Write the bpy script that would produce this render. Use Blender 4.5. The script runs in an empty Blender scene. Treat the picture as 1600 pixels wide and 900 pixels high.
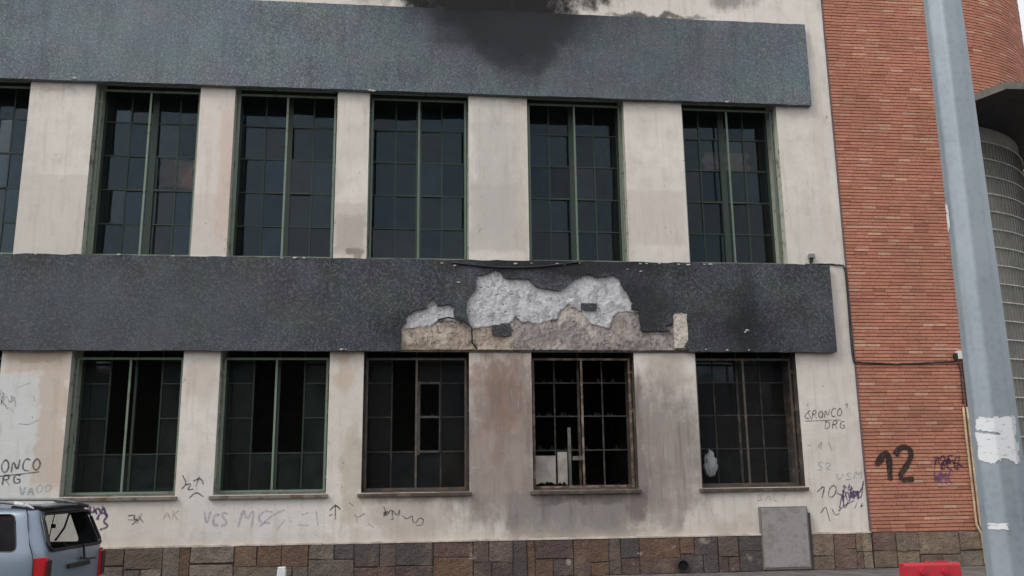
import bpy, bmesh, math, random
from mathutils import Vector, Matrix, noise as mnoise
from mathutils.geometry import tessellate_polygon
random.seed(7)
S = bpy.context.scene
COL = S.collection

# ------------------------------------------------------------------ camera
D = 17.0                      # metres from the camera to the facade
EYE = 1.88                    # eye height above the pavement at the wall
FPX = 1380.8                  # focal length in pixels of a 1600 px wide photograph
yaw, pitch, roll = -0.110238, 0.206862, 0.0124507
def rotm(yaw, pitch, roll):
    cy, sy, cp, sp, cr, sr = math.cos(yaw), math.sin(yaw), math.cos(pitch), math.sin(pitch), math.cos(roll), math.sin(roll)
    Rz = Matrix(((cy, -sy, 0), (sy, cy, 0), (0, 0, 1)))
    Rx = Matrix(((1, 0, 0), (0, cp, -sp), (0, sp, cp)))
    Ry = Matrix(((cr, 0, sr), (0, 1, 0), (-sr, 0, cr)))
    return Rz @ Rx @ Ry
RM = rotm(yaw, pitch, roll)
cam_d = bpy.data.cameras.new('camera')
cam = bpy.data.objects.new('camera', cam_d); COL.objects.link(cam)
m3 = Matrix((RM.col[0], RM.col[2], -RM.col[1])).transposed()
cam.matrix_world = Matrix.Translation((0, -D, EYE)) @ m3.to_4x4()
cam_d.sensor_width = 36; cam_d.lens = FPX / 1600 * 36
cam_d.clip_start = 0.1; cam_d.clip_end = 3000
S.camera = cam

# ------------------------------------------------------------------ sky, sun, exposure
SUN_EL, SUN_AZ = math.radians(45), math.radians(238)    # azimuth clockwise from +Y
w = bpy.data.worlds.new('World'); S.world = w; w.use_nodes = True
wn = w.node_tree.nodes; wl = w.node_tree.links; wn.clear()
sky = wn.new('ShaderNodeTexSky'); sky.sky_type = 'NISHITA'; sky.sun_disc = False
sky.sun_elevation = SUN_EL; sky.sun_rotation = SUN_AZ
sky.air_density = 1.0; sky.dust_density = 4.0; sky.ozone_density = 1.0
bg = wn.new('ShaderNodeBackground'); bg.inputs[1].default_value = 0.15
wo = wn.new('ShaderNodeOutputWorld')
# thin high overcast: grey the blue of the clear sky
hs = wn.new('ShaderNodeHueSaturation'); hs.inputs['Saturation'].default_value = 0.6
cloud = wn.new('ShaderNodeMix'); cloud.data_type = 'RGBA'; cloud.inputs[7].default_value = (7.6, 7.6, 7.7, 1)
ctc = wn.new('ShaderNodeTexCoord'); cno = wn.new('ShaderNodeTexNoise'); cno.inputs['Scale'].default_value = 2.2; cno.inputs['Detail'].default_value = 6
cmr = wn.new('ShaderNodeMapRange'); cmr.inputs['From Min'].default_value = .3; cmr.inputs['From Max'].default_value = .65; cmr.inputs['To Min'].default_value = .35; cmr.inputs['To Max'].default_value = .85
wl.new(ctc.outputs['Generated'], cno.inputs['Vector']); wl.new(cno.outputs['Fac'], cmr.inputs['Value']); wl.new(cmr.outputs[0], cloud.inputs[0])
wl.new(sky.outputs[0], hs.inputs['Color']); wl.new(hs.outputs[0], cloud.inputs[6]); wl.new(cloud.outputs[2], bg.inputs[0]); wl.new(bg.outputs[0], wo.inputs[0])
sd = bpy.data.lights.new('sun', 'SUN'); sd.energy = 0.85; sd.angle = math.radians(16); sd.color = (1, 0.94, 0.88)
so = bpy.data.objects.new('sun', sd); COL.objects.link(so)
sv = Vector((math.sin(SUN_AZ) * math.cos(SUN_EL), math.cos(SUN_AZ) * math.cos(SUN_EL), math.sin(SUN_EL)))
so.rotation_euler = sv.to_track_quat('Z', 'Y').to_euler(); so.location = (0, -30, 40)
S.view_settings.view_transform = 'Standard'; S.view_settings.look = 'None'
S.view_settings.gamma = 1; S.view_settings.use_curve_mapping = False
S.view_settings.exposure = 0.20
S.render.engine = 'CYCLES'

# ------------------------------------------------------------------ helpers
def P(u, v, Y=0.0):
    """surveyed point: photograph position (u,v) on the vertical plane at depth Y"""
    d = RM @ Vector(((u - 800) / FPX, 1, -(v - 450) / FPX))
    t = (D + Y) / d.y
    return Vector((d.x * t, Y, EYE + d.z * t))
def ss(a, b, x):
    t = max(0, min(1, (x - a) / (b - a))); return t * t * (3 - 2 * t)

class MB:
    def __init__(s): s.v = []; s.f = []; s.mi = []; s.uv = None; s.cols = []
    def face(s, pts, mi=0, col=None):
        n = len(s.v); s.v += [tuple(p) for p in pts]; s.f.append(tuple(range(n, n + len(pts)))); s.mi.append(mi); s.cols.append(col)
    def box(s, x0, x1, y0, y1, z0, z1, mi=0, col=None, M=None):
        c = [Vector(p) for p in ((x0,y0,z0),(x1,y0,z0),(x1,y1,z0),(x0,y1,z0),(x0,y0,z1),(x1,y0,z1),(x1,y1,z1),(x0,y1,z1))]
        if M: c = [M @ p for p in c]
        n = len(s.v); s.v += [tuple(p) for p in c]
        for q in ((0,1,5,4),(1,2,6,5),(2,3,7,6),(3,0,4,7),(4,5,6,7),(3,2,1,0)):
            s.f.append(tuple(n + i for i in q)); s.mi.append(mi); s.cols.append(col)
    def tube(s, pts, r, seg=8, mi=0, cap=True, radii=None):
        pts = [Vector(p) for p in pts]; n0 = len(s.v)
        for i, p in enumerate(pts):
            a = pts[max(0, i - 1)]; b = pts[min(len(pts) - 1, i + 1)]
            t = (b - a).normalized()
            up = Vector((0, 0, 1)) if abs(t.z) < .9 else Vector((1, 0, 0))
            u = t.cross(up).normalized(); w_ = t.cross(u)
            rr = radii[i] if radii else r
            for k in range(seg):
                an = 2 * math.pi * k / seg
                s.v.append(tuple(p + u * math.cos(an) * rr + w_ * math.sin(an) * rr))
        for i in range(len(pts) - 1):
            for k in range(seg):
                a = n0 + i * seg + k; b = n0 + i * seg + (k + 1) % seg
                s.f.append((a, b, b + seg, a + seg)); s.mi.append(mi); s.cols.append(None)
        if cap:
            s.f.append(tuple(n0 + k for k in range(seg))[::-1]); s.mi.append(mi); s.cols.append(None)
            e = n0 + (len(pts) - 1) * seg
            s.f.append(tuple(e + k for k in range(seg))); s.mi.append(mi); s.cols.append(None)
    def build(s, name, mats, parent=None, smooth=False, label=None, bevel=0, weld=False):
        me = bpy.data.meshes.new(name); me.from_pydata(s.v, [], s.f)
        if not isinstance(mats, (list, tuple)): mats = [mats]
        for m in mats: me.materials.append(m)
        me.polygons.foreach_set('material_index', s.mi)
        if any(c is not None for c in s.cols):
            at = me.color_attributes.new('tint', 'FLOAT_COLOR', 'CORNER')
            i = 0
            for f, c in zip(s.f, s.cols):
                c = c or (.5, .5, .5)
                for _ in f:
                    at.data[i].color = (c[0], c[1], c[2], 1); i += 1
        if smooth: me.polygons.foreach_set('use_smooth', [True] * len(me.polygons))
        bm = bmesh.new(); bm.from_mesh(me)
        if weld: bmesh.ops.remove_doubles(bm, verts=bm.verts, dist=1e-4)
        bmesh.ops.recalc_face_normals(bm, faces=bm.faces)
        if bevel:
            bmesh.ops.bevel(bm, geom=bm.edges[:], offset=bevel, segments=2, affect='EDGES', profile=.6)
        bm.to_mesh(me); bm.free(); me.update()
        o = bpy.data.objects.new(name, me); COL.objects.link(o)
        if parent: o.parent = parent
        if label: o['label'] = label
        return o
def thing(name, label, cat, loc=(0, 0, 0), rz=0, group=None):
    o = bpy.data.objects.new(name, None); COL.objects.link(o); o.location = loc; o.rotation_euler = (0, 0, rz)
    o.empty_display_size = .2
    o['label'] = label; o['category'] = cat
    if group: o['group'] = group
    return o
def tag(o, label, cat, group=None):
    o['label'] = label; o['category'] = cat
    if group: o['group'] = group
    return o
def struct(o): o['kind'] = 'structure'; return o

# ------------------------------------------------------------------ materials
class NT:
    def __init__(s, name):
        s.m = bpy.data.materials.new(name); s.m.use_nodes = True
        s.t = s.m.node_tree; s.n = s.t.nodes; s.l = s.t.links
        s.b = s.n['Principled BSDF']; s.out = s.n['Material Output']
        s.tc = s.n.new('ShaderNodeTexCoord'); s.co = s.tc.outputs['Object']
    def _in(s, sock, v):
        if hasattr(v, 'is_linked') or hasattr(v, 'links'): s.l.new(v, sock)
        elif v is not None:
            if isinstance(v, (tuple, list)) and len(v) == 3 and sock.type == 'RGBA': v = (*v, 1)
            sock.default_value = v
    def noise(s, scale, detail=4, rough=.55, vec=None, sc=None, out='Fac'):
        n = s.n.new('ShaderNodeTexNoise'); n.inputs['Scale'].default_value = scale
        n.inputs['Detail'].default_value = detail; n.inputs['Roughness'].default_value = rough
        v = vec or s.co
        if sc: v = s.vm('MULTIPLY', v, sc)
        s.l.new(v, n.inputs['Vector']); return n.outputs[out]
    def voro(s, scale, feature='F1', out='Distance', vec=None, sc=None):
        n = s.n.new('ShaderNodeTexVoronoi'); n.feature = feature; n.inputs['Scale'].default_value = scale
        v = vec or s.co
        if sc: v = s.vm('MULTIPLY', v, sc)
        s.l.new(v, n.inputs['Vector']); return n.outputs[out]
    def vm(s, op, a, b=None, c=None):
        n = s.n.new('ShaderNodeVectorMath'); n.operation = op
        s._in(n.inputs[0], a)
        if b is not None: s._in(n.inputs[1], b)
        if c is not None: s._in(n.inputs[2], c)
        return n.outputs['Value'] if op in ('LENGTH', 'DOT_PRODUCT') else n.outputs[0]
    def math(s, op, a, b=None, clamp=False):
        n = s.n.new('ShaderNodeMath'); n.operation = op; n.use_clamp = clamp
        s._in(n.inputs[0], a)
        if b is not None: s._in(n.inputs[1], b)
        return n.outputs[0]
    def mr(s, v, a, b, c=0, d=1, smooth=True):
        n = s.n.new('ShaderNodeMapRange'); n.interpolation_type = 'SMOOTHSTEP' if smooth else 'LINEAR'
        s._in(n.inputs['Value'], v)
        for k, x in zip(('From Min', 'From Max', 'To Min', 'To Max'), (a, b, c, d)): n.inputs[k].default_value = x
        return n.outputs[0]
    def mix(s, f, a, b, mode='MIX'):
        n = s.n.new('ShaderNodeMix'); n.data_type = 'RGBA'; n.blend_type = mode
        s._in(n.inputs[0], f); s._in(n.inputs[6], a); s._in(n.inputs[7], b)
        return n.outputs[2]
    def attr(s, name='tint'):
        n = s.n.new('ShaderNodeAttribute'); n.attribute_name = name; return n.outputs['Color']
    def bump(s, h, strength=.3, dist=.01):
        n = s.n.new('ShaderNodeBump'); n.inputs['Strength'].default_value = strength; n.inputs['Distance'].default_value = dist
        s.l.new(h, n.inputs['Height']); s.l.new(n.outputs[0], s.b.inputs['Normal'])
    def col(s, c): s._in(s.b.inputs['Base Color'], c)
    def rough(s, v): s._in(s.b.inputs['Roughness'], v)
    def warp(s, amp, scale, detail=3):
        n = s.noise(scale, detail, out='Color')
        return s.vm('MULTIPLY_ADD', n, (2 * amp,) * 3, s.vm('ADD', s.co, (-amp,) * 3))
    def blob(s, vec, cx, cz, rx, rz, soft=.5, rect=False, rot=0):
        v = s.vm('MULTIPLY_ADD', vec, (1 / rx, 0, 1 / rz), (-cx / rx, 0, -cz / rz))
        if rect:
            a = s.vm('ABSOLUTE', v); sep = s.n.new('ShaderNodeSeparateXYZ'); s.l.new(a, sep.inputs[0])
            d = s.math('MAXIMUM', sep.outputs[0], sep.outputs[2])
        else: d = s.vm('LENGTH', v)
        return s.mr(d, 1 - soft, 1 + soft * .35, 1, 0)

def simple(name, col, rough=.6, metal=0, var=.15, vscale=6, bump=0, spec=.5):
    t = NT(name)
    n = t.noise(vscale, 5)
    k = t.mr(n, .3, .7, 1 - var, 1 + var, False)
    t.col(t.mix(1.0, col, t.vm('MULTIPLY', (1, 1, 1), k) if False else _grey(t, k), 'MULTIPLY'))
    t.rough(rough); t.b.inputs['Metallic'].default_value = metal
    t.b.inputs['Specular IOR Level'].default_value = spec
    if bump: t.bump(t.noise(vscale * 8, 4), bump, .01)
    return t.m
def _grey(t, k):
    c = t.n.new('ShaderNodeCombineColor')
    for i in range(3): t.l.new(k, c.inputs[i])
    return c.outputs[0]

def px(u0, v0, u1, v1, Y=0):
    a, b = P(u0, v0, Y), P(u1, v1, Y)
    return (a.x + b.x) / 2, (a.z + b.z) / 2, abs(b.x - a.x) / 2, abs(b.z - a.z) / 2

def mat_plaster():
    t = NT('weathered_plaster')
    base = t.mix(t.mr(t.noise(.55, 3), .35, .65), (.75, .715, .66), (.67, .625, .57))
    base = t.mix(t.mr(t.noise(3.5, 6), .4, .75, 0, .35), base, (.50, .46, .42))
    wv = t.warp(.30, 2.4, 7); wf = t.warp(.07, 5, 5)
    rag = t.noise(3.2, 9, .72, sc=(1, 1, .6), vec=t.vm('ADD', t.co, (12, 0, 5)))
    def st(u0, v0, u1, v1, col, k, soft=.4, rect=False, vec=None):
        nonlocal base
        cx, cz, rx, rz = px(u0, v0, u1, v1)
        mk = t.blob(vec or wv, cx, cz, rx, rz, soft, rect)
        if soft > .2:      # ragged, mottled edge rather than an airbrushed one
            mk = t.mr(t.math('ADD', mk, t.mr(rag, .25, .75, -.5, .35, False)), .12, .95)
        mk = t.math('MULTIPLY', mk, k)
        base = t.mix(mk, base, col)
    # painted-over areas, whiter and greyer patches on the upper piers
    st(20, 270, 140, 400, (.60, .56, .51), .7, .06, True, wf)
    st(300, 300, 358, 400, (.62, .57, .51), .6, .06, True, wf)
    st(300, 130, 360, 300, (.70, .64, .58), .5, .3, True, wf)
    st(345, 140, 368, 400, (.62, .47, .38), .55, .5, True, wf)
    st(522, 315, 572, 400, (.56, .50, .46), .7, .1, True, wf)
    st(735, 150, 800, 405, (.60, .58, .54), .5, .3, True, wf)
    st(732, 285, 826, 395, (.50, .46, .43), .6, .12, True, wf)
    st(975, 295, 1075, 385, (.57, .51, .47), .55, .15, True, wf)
    st(800, 150, 830, 410, (.62, .57, .45), .45, .5, True, wf)
    st(1262, 120, 1310, 420, (.62, .56, .47), .45, .5, True, wf)
    st(732, 150, 826, 405, (.50, .48, .455), .6, .6, True)
    st(522, 330, 572, 400, (.36, .31, .28), .45, .6, True); st(540, 385, 570, 408, (.24, .19, .16), .8, .6)
    st(40, 128, 130, 150, (.52, .46, .40), .6, .7, True); st(730, 150, 1075, 172, (.46, .42, .38), .6, .8, True)
    st(1068, 160, 1290, 185, (.50, .46, .42), .5, .8, True)
    # lower wall, left: grey-white paint with rusty edge
    st(-60, 585, 68, 870, (.64, .67, .67), .8, .07, True, wf)
    st(62, 552, 98, 780, (.56, .44, .34), .65, .4, True, wv)
    st(0, 548, 110, 585, (.56, .47, .38), .6, .5, True, wv)
    st(280, 720, 520, 860, (.66, .66, .66), .5, .3, True, wv)
    # heat and smoke stained centre
    st(600, 555, 1190, 860, (.29, .262, .245), .95, .45)
    st(730, 550, 840, 800, (.37, .30, .265), .8, .35, True)
    st(735, 520, 840, 700, (.24, .16, .12), .8, .9, True); st(762, 560, 800, 760, (.27, .19, .15), .6, .8, True)
    st(985, 530, 1095, 625, (.36, .29, .235), .6, 1, True)
    st(995, 650, 1095, 850, (.37, .31, .295), .7, .4)
    st(780, 765, 1000, 850, (.26, .245, .235), .9, .3, True); st(820, 765, 1000, 790, (.13, .115, .11), .8, .7, True); st(565, 768, 740, 785, (.22, .19, .16), .6, .8, True); st(1085, 760, 1180, 775, (.3, .26, .22), .5, .8, True)
    st(970, 690, 1020, 850, (.19, .155, .15), .85, .6); st(985, 560, 1010, 770, (.22, .18, .165), .7, .8, True); st(818, 560, 838, 770, (.25, .2, .18), .7, .8, True)
    st(530, 640, 570, 850, (.47, .41, .30), .6, .6)
    st(560, 770, 720, 850, (.42, .36, .31), .6, .5)
    st(1090, 800, 1185, 860, (.42, .36, .29), .45, 1, True)
    st(520, 545, 560, 620, (.52, .40, .29), .5, .6)
    st(280, 548, 350, 640, (.60, .51, .45), .6, .6)
    st(1100, 755, 1190, 800, (.62, .60, .56), .6, .4)
    # rust under the band
    st(510, 545, 570, 572, (.42, .30, .2), .5, .6)
    st(0, 545, 110, 566, (.40, .28, .18), .5, .6)
    # cloudy scorching and rain marks of the burnt part
    cx, cz, rx, rz = px(560, 545, 1200, 850); zc = t.blob(wv, cx, cz, rx, rz, .6)
    md_ = t.mr(t.noise(1.7, 8, .68, vec=t.vm('ADD', t.co, (7, 3, 2))), .42, .66)
    base = t.mix(t.math('MULTIPLY', t.math('MULTIPLY', md_, zc), .75), base, (.27, .225, .215))
    lt = t.mr(t.noise(2.3, 8, .7, vec=t.vm('ADD', t.co, (1, 9, 6))), .56, .68)
    base = t.mix(t.math('MULTIPLY', lt, .28), base, (.56, .53, .51))
    md2 = t.mr(t.noise(4.2, 8, .7, sc=(1, 1, .45)), .52, .70)
    base = t.mix(t.math('MULTIPLY', md2, .28), base, (.38, .31, .26))
    # run-off streaks
    stk = t.mr(t.noise(1, 5, .6, sc=(9, 1, .7)), .50, .72)
    cx, cz, rx, rz = px(620, 560, 1170, 850)
    zone = t.blob(wv, cx, cz, rx, rz, .5)
    base = t.mix(t.math('MULTIPLY', t.math('MULTIPLY', stk, zone), .65), base, (.22, .185, .165))
    base = t.mix(t.math('MULTIPLY', stk, .26), base, (.40, .32, .25))
    base = t.mix(t.math('MULTIPLY', t.math('MULTIPLY', t.mr(t.noise(1, 6, .65, sc=(4.5, 1, .45), vec=t.vm('ADD', t.co, (3, 2, 7))), .5, .72), zone), .75), base, (.15, .135, .125))
    # light scraped runs
    lr = t.mr(t.noise(1, 4, .6, sc=(13, 1, 1.1), vec=t.vm('ADD', t.co, (4, 2, 9))), .62, .72)
    base = t.mix(t.math('MULTIPLY', t.math('MULTIPLY', lr, zone), .5), base, (.56, .55, .53))
    # blotches and scars
    bl = t.mr(t.noise(5, 6, .65), .62, .72)
    base = t.mix(t.math('MULTIPLY', t.math('MULTIPLY', bl, zone), .5), base, (.22, .17, .155))
    dots = t.mr(t.voro(3.1), .03, .055, 1, 0)
    base = t.mix(t.math('MULTIPLY', dots, .7), base, (.18, .16, .14))
    # grime creeping up from the plinth
    sep = t.n.new('ShaderNodeSeparateXYZ'); t.l.new(wv, sep.inputs[0])
    low = t.mr(sep.outputs[2], .62, .95, .5, 0)
    base = t.mix(low, base, (.47, .41, .35))
    # soot plume over the upper storey
    def soot(u0, v0, u1, v1, k, soft):
        st(u0, v0, u1, v1, (.018, .018, .020), k, soft)
    soot(590, -260, 930, 150, 1, .35); soot(650, -80, 880, 60, 1, .4); soot(560, -160, 1050, 40, .9, .5); soot(860, -60, 990, 22, .9, .6)
    soot(1080, -40, 1200, 26, .55, .8); soot(920, 14, 1120, 38, .8, .8); soot(480, -80, 720, 18, .5, .7)
    t.col(base); t.rough(.9); t.b.inputs['Specular IOR Level'].default_value = .25
    h = t.math('ADD', t.math('MULTIPLY', t.noise(2.5, 5), 1.6), t.noise(28, 5))
    t.bump(h, .35, .02)
    return t.m

def mat_clad(name, top):
    t = NT(name)
    c = t.mix(t.mr(t.noise(1.6, 4), .3, .7), (.165, .20, .222) if top else (.075, .084, .095), (.125, .148, .165) if top else (.047, .05, .056))
    sp = t.noise(27, 3, .7)
    c = t.mix(t.mr(sp, .44, .68, 0, .8), c, (.28, .32, .345) if top else (.165, .175, .19))
    sp2 = t.noise(31, 2, .6, vec=t.vm('ADD', t.co, (3, 5, 1)))
    c = t.mix(t.mr(sp2, .50, .68, 0, .75), c, (.045, .051, .058) if top else (.034, .038, .044))
    tint = t.noise(1.3, 3, out='Color', vec=t.vm('ADD', t.co, (9, 1, 4)))
    c = t.mix(.25, c, tint, 'SOFT_LIGHT')
    drip = t.mr(t.noise(1, 6, .65, sc=(5, 1, .5)), .48, .72)
    c = t.mix(t.math('MULTIPLY', drip, .32), c, (.035, .038, .042))
    ws = t.mr(t.voro(9), .02, .035, 1, 0)
    c = t.mix(t.math('MULTIPLY', ws, .5), c, (.30, .31, .31))
    wv = t.warp(.42, 2.0, 6)
    def st(u0, v0, u1, v1, col, k, soft):
        nonlocal c
        cx, cz, rx, rz = px(u0, v0, u1, v1, -.12)
        c = t.mix(t.math('MULTIPLY', t.blob(wv, cx, cz, rx, rz, soft), k), c, col)
    if top:
        st(540, -190, 1070, 104, (.03, .034, .040), .7, .6)
        st(615, -220, 975, 104, (.012, .014, .017), .97, .40)
        st(665, -200, 930, 118, (.006, .007, .009), 1, .35)
        st(750, -60, 890, 135, (.010, .012, .015), .9, .6)
        st(500, -60, 1300, 220, (.07, .075, .082), .45, .7)
        st(0, -60, 420, 150, (.20, .245, .265), .35, .8)
    else:
        st(1130, 400, 1200, 620, (.014, .015, .017), .6, .9); st(1040, 440, 1280, 620, (.022, .024, .027), .45, .9)
        st(660, 385, 1100, 440, (.022, .022, .024), .75, .6)
        st(940, 420, 1060, 540, (.028, .03, .032), .7, .6)
        st(590, 480, 760, 570, (.022, .022, .024), .7, .6)
        st(-200, 380, 560, 600, (.12, .137, .15), .4, .8)
    t.col(c); t.rough(.72); t.b.inputs['Specular IOR Level'].default_value = .06
    t.bump(sp, .9, .012)
    return t.m

def mat_mortar():
    t = NT('exposed_mortar')
    a = t.attr('tint')
    n = t.noise(9, 6, .65)
    c = t.mix(t.mr(n, .35, .7, 0, .5), a, (.62, .60, .58), 'MULTIPLY')
    c = t.mix(t.mr(t.noise(40, 4, .7), .58, .7, 0, .55), c, (.10, .09, .085))
    t.col(c); t.rough(.95); t.bump(t.math('ADD', n, t.noise(45, 4)), .6, .02)
    return t.m

def mat_brick():
    t = NT('thin_red_brick')
    a = t.attr('tint')
    c = t.mix(t.mr(t.noise(22, 5, .65), .35, .7, 0, .35), a, (.19, .075, .05))
    c = t.mix(t.mr(t.noise(.9, 5), .42, .7, 0, .45), c, (.30, .15, .105))
    t.col(c); t.rough(.85); t.b.inputs['Specular IOR Level'].default_value = .3
    t.bump(t.noise(60, 4), .4, .006); return t.m

def mat_stone():
    t = NT('sandstone_blocks')
    a = t.attr('tint')
    n = t.noise(5, 7, .68)
    c = t.mix(t.mr(n, .35, .7, 0, .55), a, (.10, .078, .068))
    c = t.mix(t.mr(t.noise(2.2, 6, .6, vec=t.vm('ADD', t.co, (5, 5, 5))), .5, .68, 0, .5), c, (.25, .185, .14))
    wh = t.mr(t.noise(3.4, 6, .6, vec=t.vm('ADD', t.co, (2, 8, 1))), .62, .68)
    cx, cz, rx, rz = px(640, 830, 1240, 900)
    c = t.mix(t.math('MULTIPLY', t.math('MULTIPLY', wh, t.blob(t.co, cx, cz, rx, rz, .5)), .8), c, (.42, .36, .31))
    gr = t.mr(t.noise(1.1, 6, .65, vec=t.vm('ADD', t.co, (8, 1, 2))), .45, .68)
    c = t.mix(t.math('MULTIPLY', gr, .35), c, (.075, .064, .058))
    t.col(c); t.rough(.9); t.bump(t.math('ADD', t.math('MULTIPLY', n, 3), t.noise(30, 6)), 1.0, .035); return t.m

def mat_glass(name, tint, dirt, dcol, rough=.04, gtint=(.60, .78, .90)):
    """thin window pane: see-through, mirror-like at the surface, with a film of dirt"""
    t = NT(name)
    tr = t.n.new('ShaderNodeBsdfTransparent'); tr.inputs[0].default_value = (*tint, 1)
    gl = t.n.new('ShaderNodeBsdfGlossy'); gl.inputs['Roughness'].default_value = rough
    df = t.n.new('ShaderNodeBsdfDiffuse')
    pv = t.attr('tint'); t.l.new(t.mix(1.0, (*dcol, 1), pv, 'MULTIPLY'), df.inputs[0])
    t.l.new(t.mix(1.0, (*gtint, 1), pv, 'MULTIPLY'), gl.inputs[0])
    fr = t.n.new('ShaderNodeFresnel'); fr.inputs[0].default_value = 1.62
    bp = t.n.new('ShaderNodeBump'); bp.inputs['Strength'].default_value = .12; bp.inputs['Distance'].default_value = .02
    t.l.new(t.noise(1.8, 2), bp.inputs['Height']); t.l.new(bp.outputs[0], gl.inputs['Normal'])
    m1 = t.n.new('ShaderNodeMixShader'); t.l.new(fr.outputs[0], m1.inputs[0]); t.l.new(tr.outputs[0], m1.inputs[1]); t.l.new(gl.outputs[0], m1.inputs[2])
    m2 = t.n.new('ShaderNodeMixShader'); t.l.new(t.mr(t.noise(3, 5), .3, .75, dirt * .5, min(1, dirt * 1.5), False), m2.inputs[0])
    t.l.new(m1.outputs[0], m2.inputs[1]); t.l.new(df.outputs[0], m2.inputs[2])
    t.l.new(m2.outputs[0], t.out.inputs[0]); return t.m

def mat_spray(name, col, alpha):
    t = NT(name); t.col(col); t.rough(.7)
    n = t.mr(t.noise(17, 6, .7), .3, .6, alpha * .3, alpha, False)
    t.l.new(n, t.b.inputs['Alpha']); return t.m

def mat_rusty(name, col, rcol, k, rough=.6):
    t = NT(name)
    n = t.mr(t.noise(5, 6, .65), .62 - k * .35, .72 - k * .25)
    c = t.mix(n, col, rcol); c = t.mix(t.mr(t.noise(30, 4), .5, .75, 0, .4), c, tuple(x * .4 for x in col))
    t.col(c); t.rough(rough); t.bump(t.noise(40, 4), .25, .004); return t.m

M = {}
M['plaster'] = mat_plaster()
M['jamb'] = mat_rusty('painted_jamb', (.44, .45, .38), (.16, .145, .12), .25, .8)
M['jamb_char'] = mat_rusty('charred_jamb', (.045, .038, .033), (.14, .115, .09), .35, .9)
M['sill_char'] = mat_rusty('charred_sill', (.075, .058, .048), (.15, .11, .08), .4, .9)
M['clad_top'] = mat_clad('granite_cladding_pale', True)
M['clad_mid'] = mat_clad('granite_cladding_dark', False)
M['mortar'] = mat_mortar()
M['brick'] = mat_brick()
M['joint'] = simple('dark_mortar_joint', (.25, .14, .105), .95, bump=.3)
M['stone'] = mat_stone()
M['stonejoint'] = simple('plinth_joint', (.085, .068, .058), .95, bump=.4)
M['green'] = mat_rusty('green_grille_paint', (.125, .175, .135), (.14, .11, .075), .25)
M['greenlight'] = mat_rusty('pale_green_grille_paint', (.17, .23, .175), (.16, .12, .08), .25)
M['scorch'] = mat_rusty('scorched_grille', (.065, .06, .052), (.13, .085, .055), .45)
M['rust'] = mat_rusty('rusted_grille', (.10, .065, .048), (.28, .20, .15), .5)
M['sash'] = mat_rusty('dark_green_sash', (.030, .052, .038), (.05, .04, .03), .1, .5)
M['sash_burnt'] = mat_rusty('burnt_sash', (.045, .042, .040), (.10, .08, .065), .4, .8)
M['wire'] = mat_rusty('fine_wire', (.018, .026, .021), (.03, .022, .016), .3)
M['glass'] = mat_glass('window_glass', (.40, .50, .50), .10, (.07, .10, .115))
M['glass_low'] = mat_glass('dusty_window_glass', (.30, .40, .38), .32, (.055, .075, .073))
M['glass_soot'] = mat_glass('sooty_window_glass', (.22, .21, .2), .5, (.035, .035, .036), .12)
M['sill'] = mat_rusty('stained_sill', (.20, .18, .155), (.12, .085, .06), .4, .9)
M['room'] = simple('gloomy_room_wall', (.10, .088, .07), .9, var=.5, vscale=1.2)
M['ledge'] = simple('dark_soffit', (.06, .055, .05), .9, var=.3)

# ------------------------------------------------------------------ ground
def mat_pave():
    t = NT('dusty_pavement')
    br = t.n.new('ShaderNodeTexBrick'); br.inputs['Scale'].default_value = 1; br.offset = 0
    br.inputs['Brick Width'].default_value = .4; br.inputs['Row Height'].default_value = .4; br.inputs['Mortar Size'].default_value = .008
    br.inputs[1].default_value = (.17, .16, .15, 1); br.inputs[2].default_value = (.145, .135, .128, 1); br.inputs[3].default_value = (.05, .045, .04, 1)
    t.l.new(t.co, br.inputs[0])
    c = t.mix(t.mr(t.noise(2.5, 6), .4, .7, 0, .75), br.outputs[0], (.065, .058, .055))
    c = t.mix(t.mr(t.noise(40, 4, .7), .6, .68, 0, .7), c, (.26, .24, .22))
    t.col(c); t.rough(.9); t.bump(t.noise(35, 5), .6, .02); return t.m
def mat_asphalt():
    t = NT('worn_asphalt')
    c = t.mix(t.mr(t.noise(1.2, 5), .35, .7), (.05, .05, .052), (.075, .072, .07))
    c = t.mix(t.mr(t.voro(120), .1, .45, .3, 0), c, (.16, .16, .155))
    t.col(c); t.rough(.88); t.bump(t.noise(160, 3), .4, .006); return t.m
M['pave'] = mat_pave(); M['asphalt'] = mat_asphalt()
M['kerb'] = simple('granite_kerb', (.24, .235, .22), .85, var=.25, bump=.3)
ZR = -.12
b = MB(); b.face([(-900, -900, ZR), (900, -900, ZR), (900, 900, ZR), (-900, 900, ZR)]); struct(b.build('road', M['asphalt']))
b = MB(); b.box(-40, 60, -2.35, 0.3, ZR - .1, 0); struct(b.build('pavement', M['pave']))
b = MB()
for i in range(100):
    b.box(-40 + i, -40 + i + .99, -2.5, -2.352, ZR - .1, .004 + random.uniform(-.002, .002))
struct(b.build('kerb', M['kerb']))
b = MB(); b.box(-40, 60, -23, -16, ZR - .1, .03); struct(b.build('pavement', M['pave']))

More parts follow.
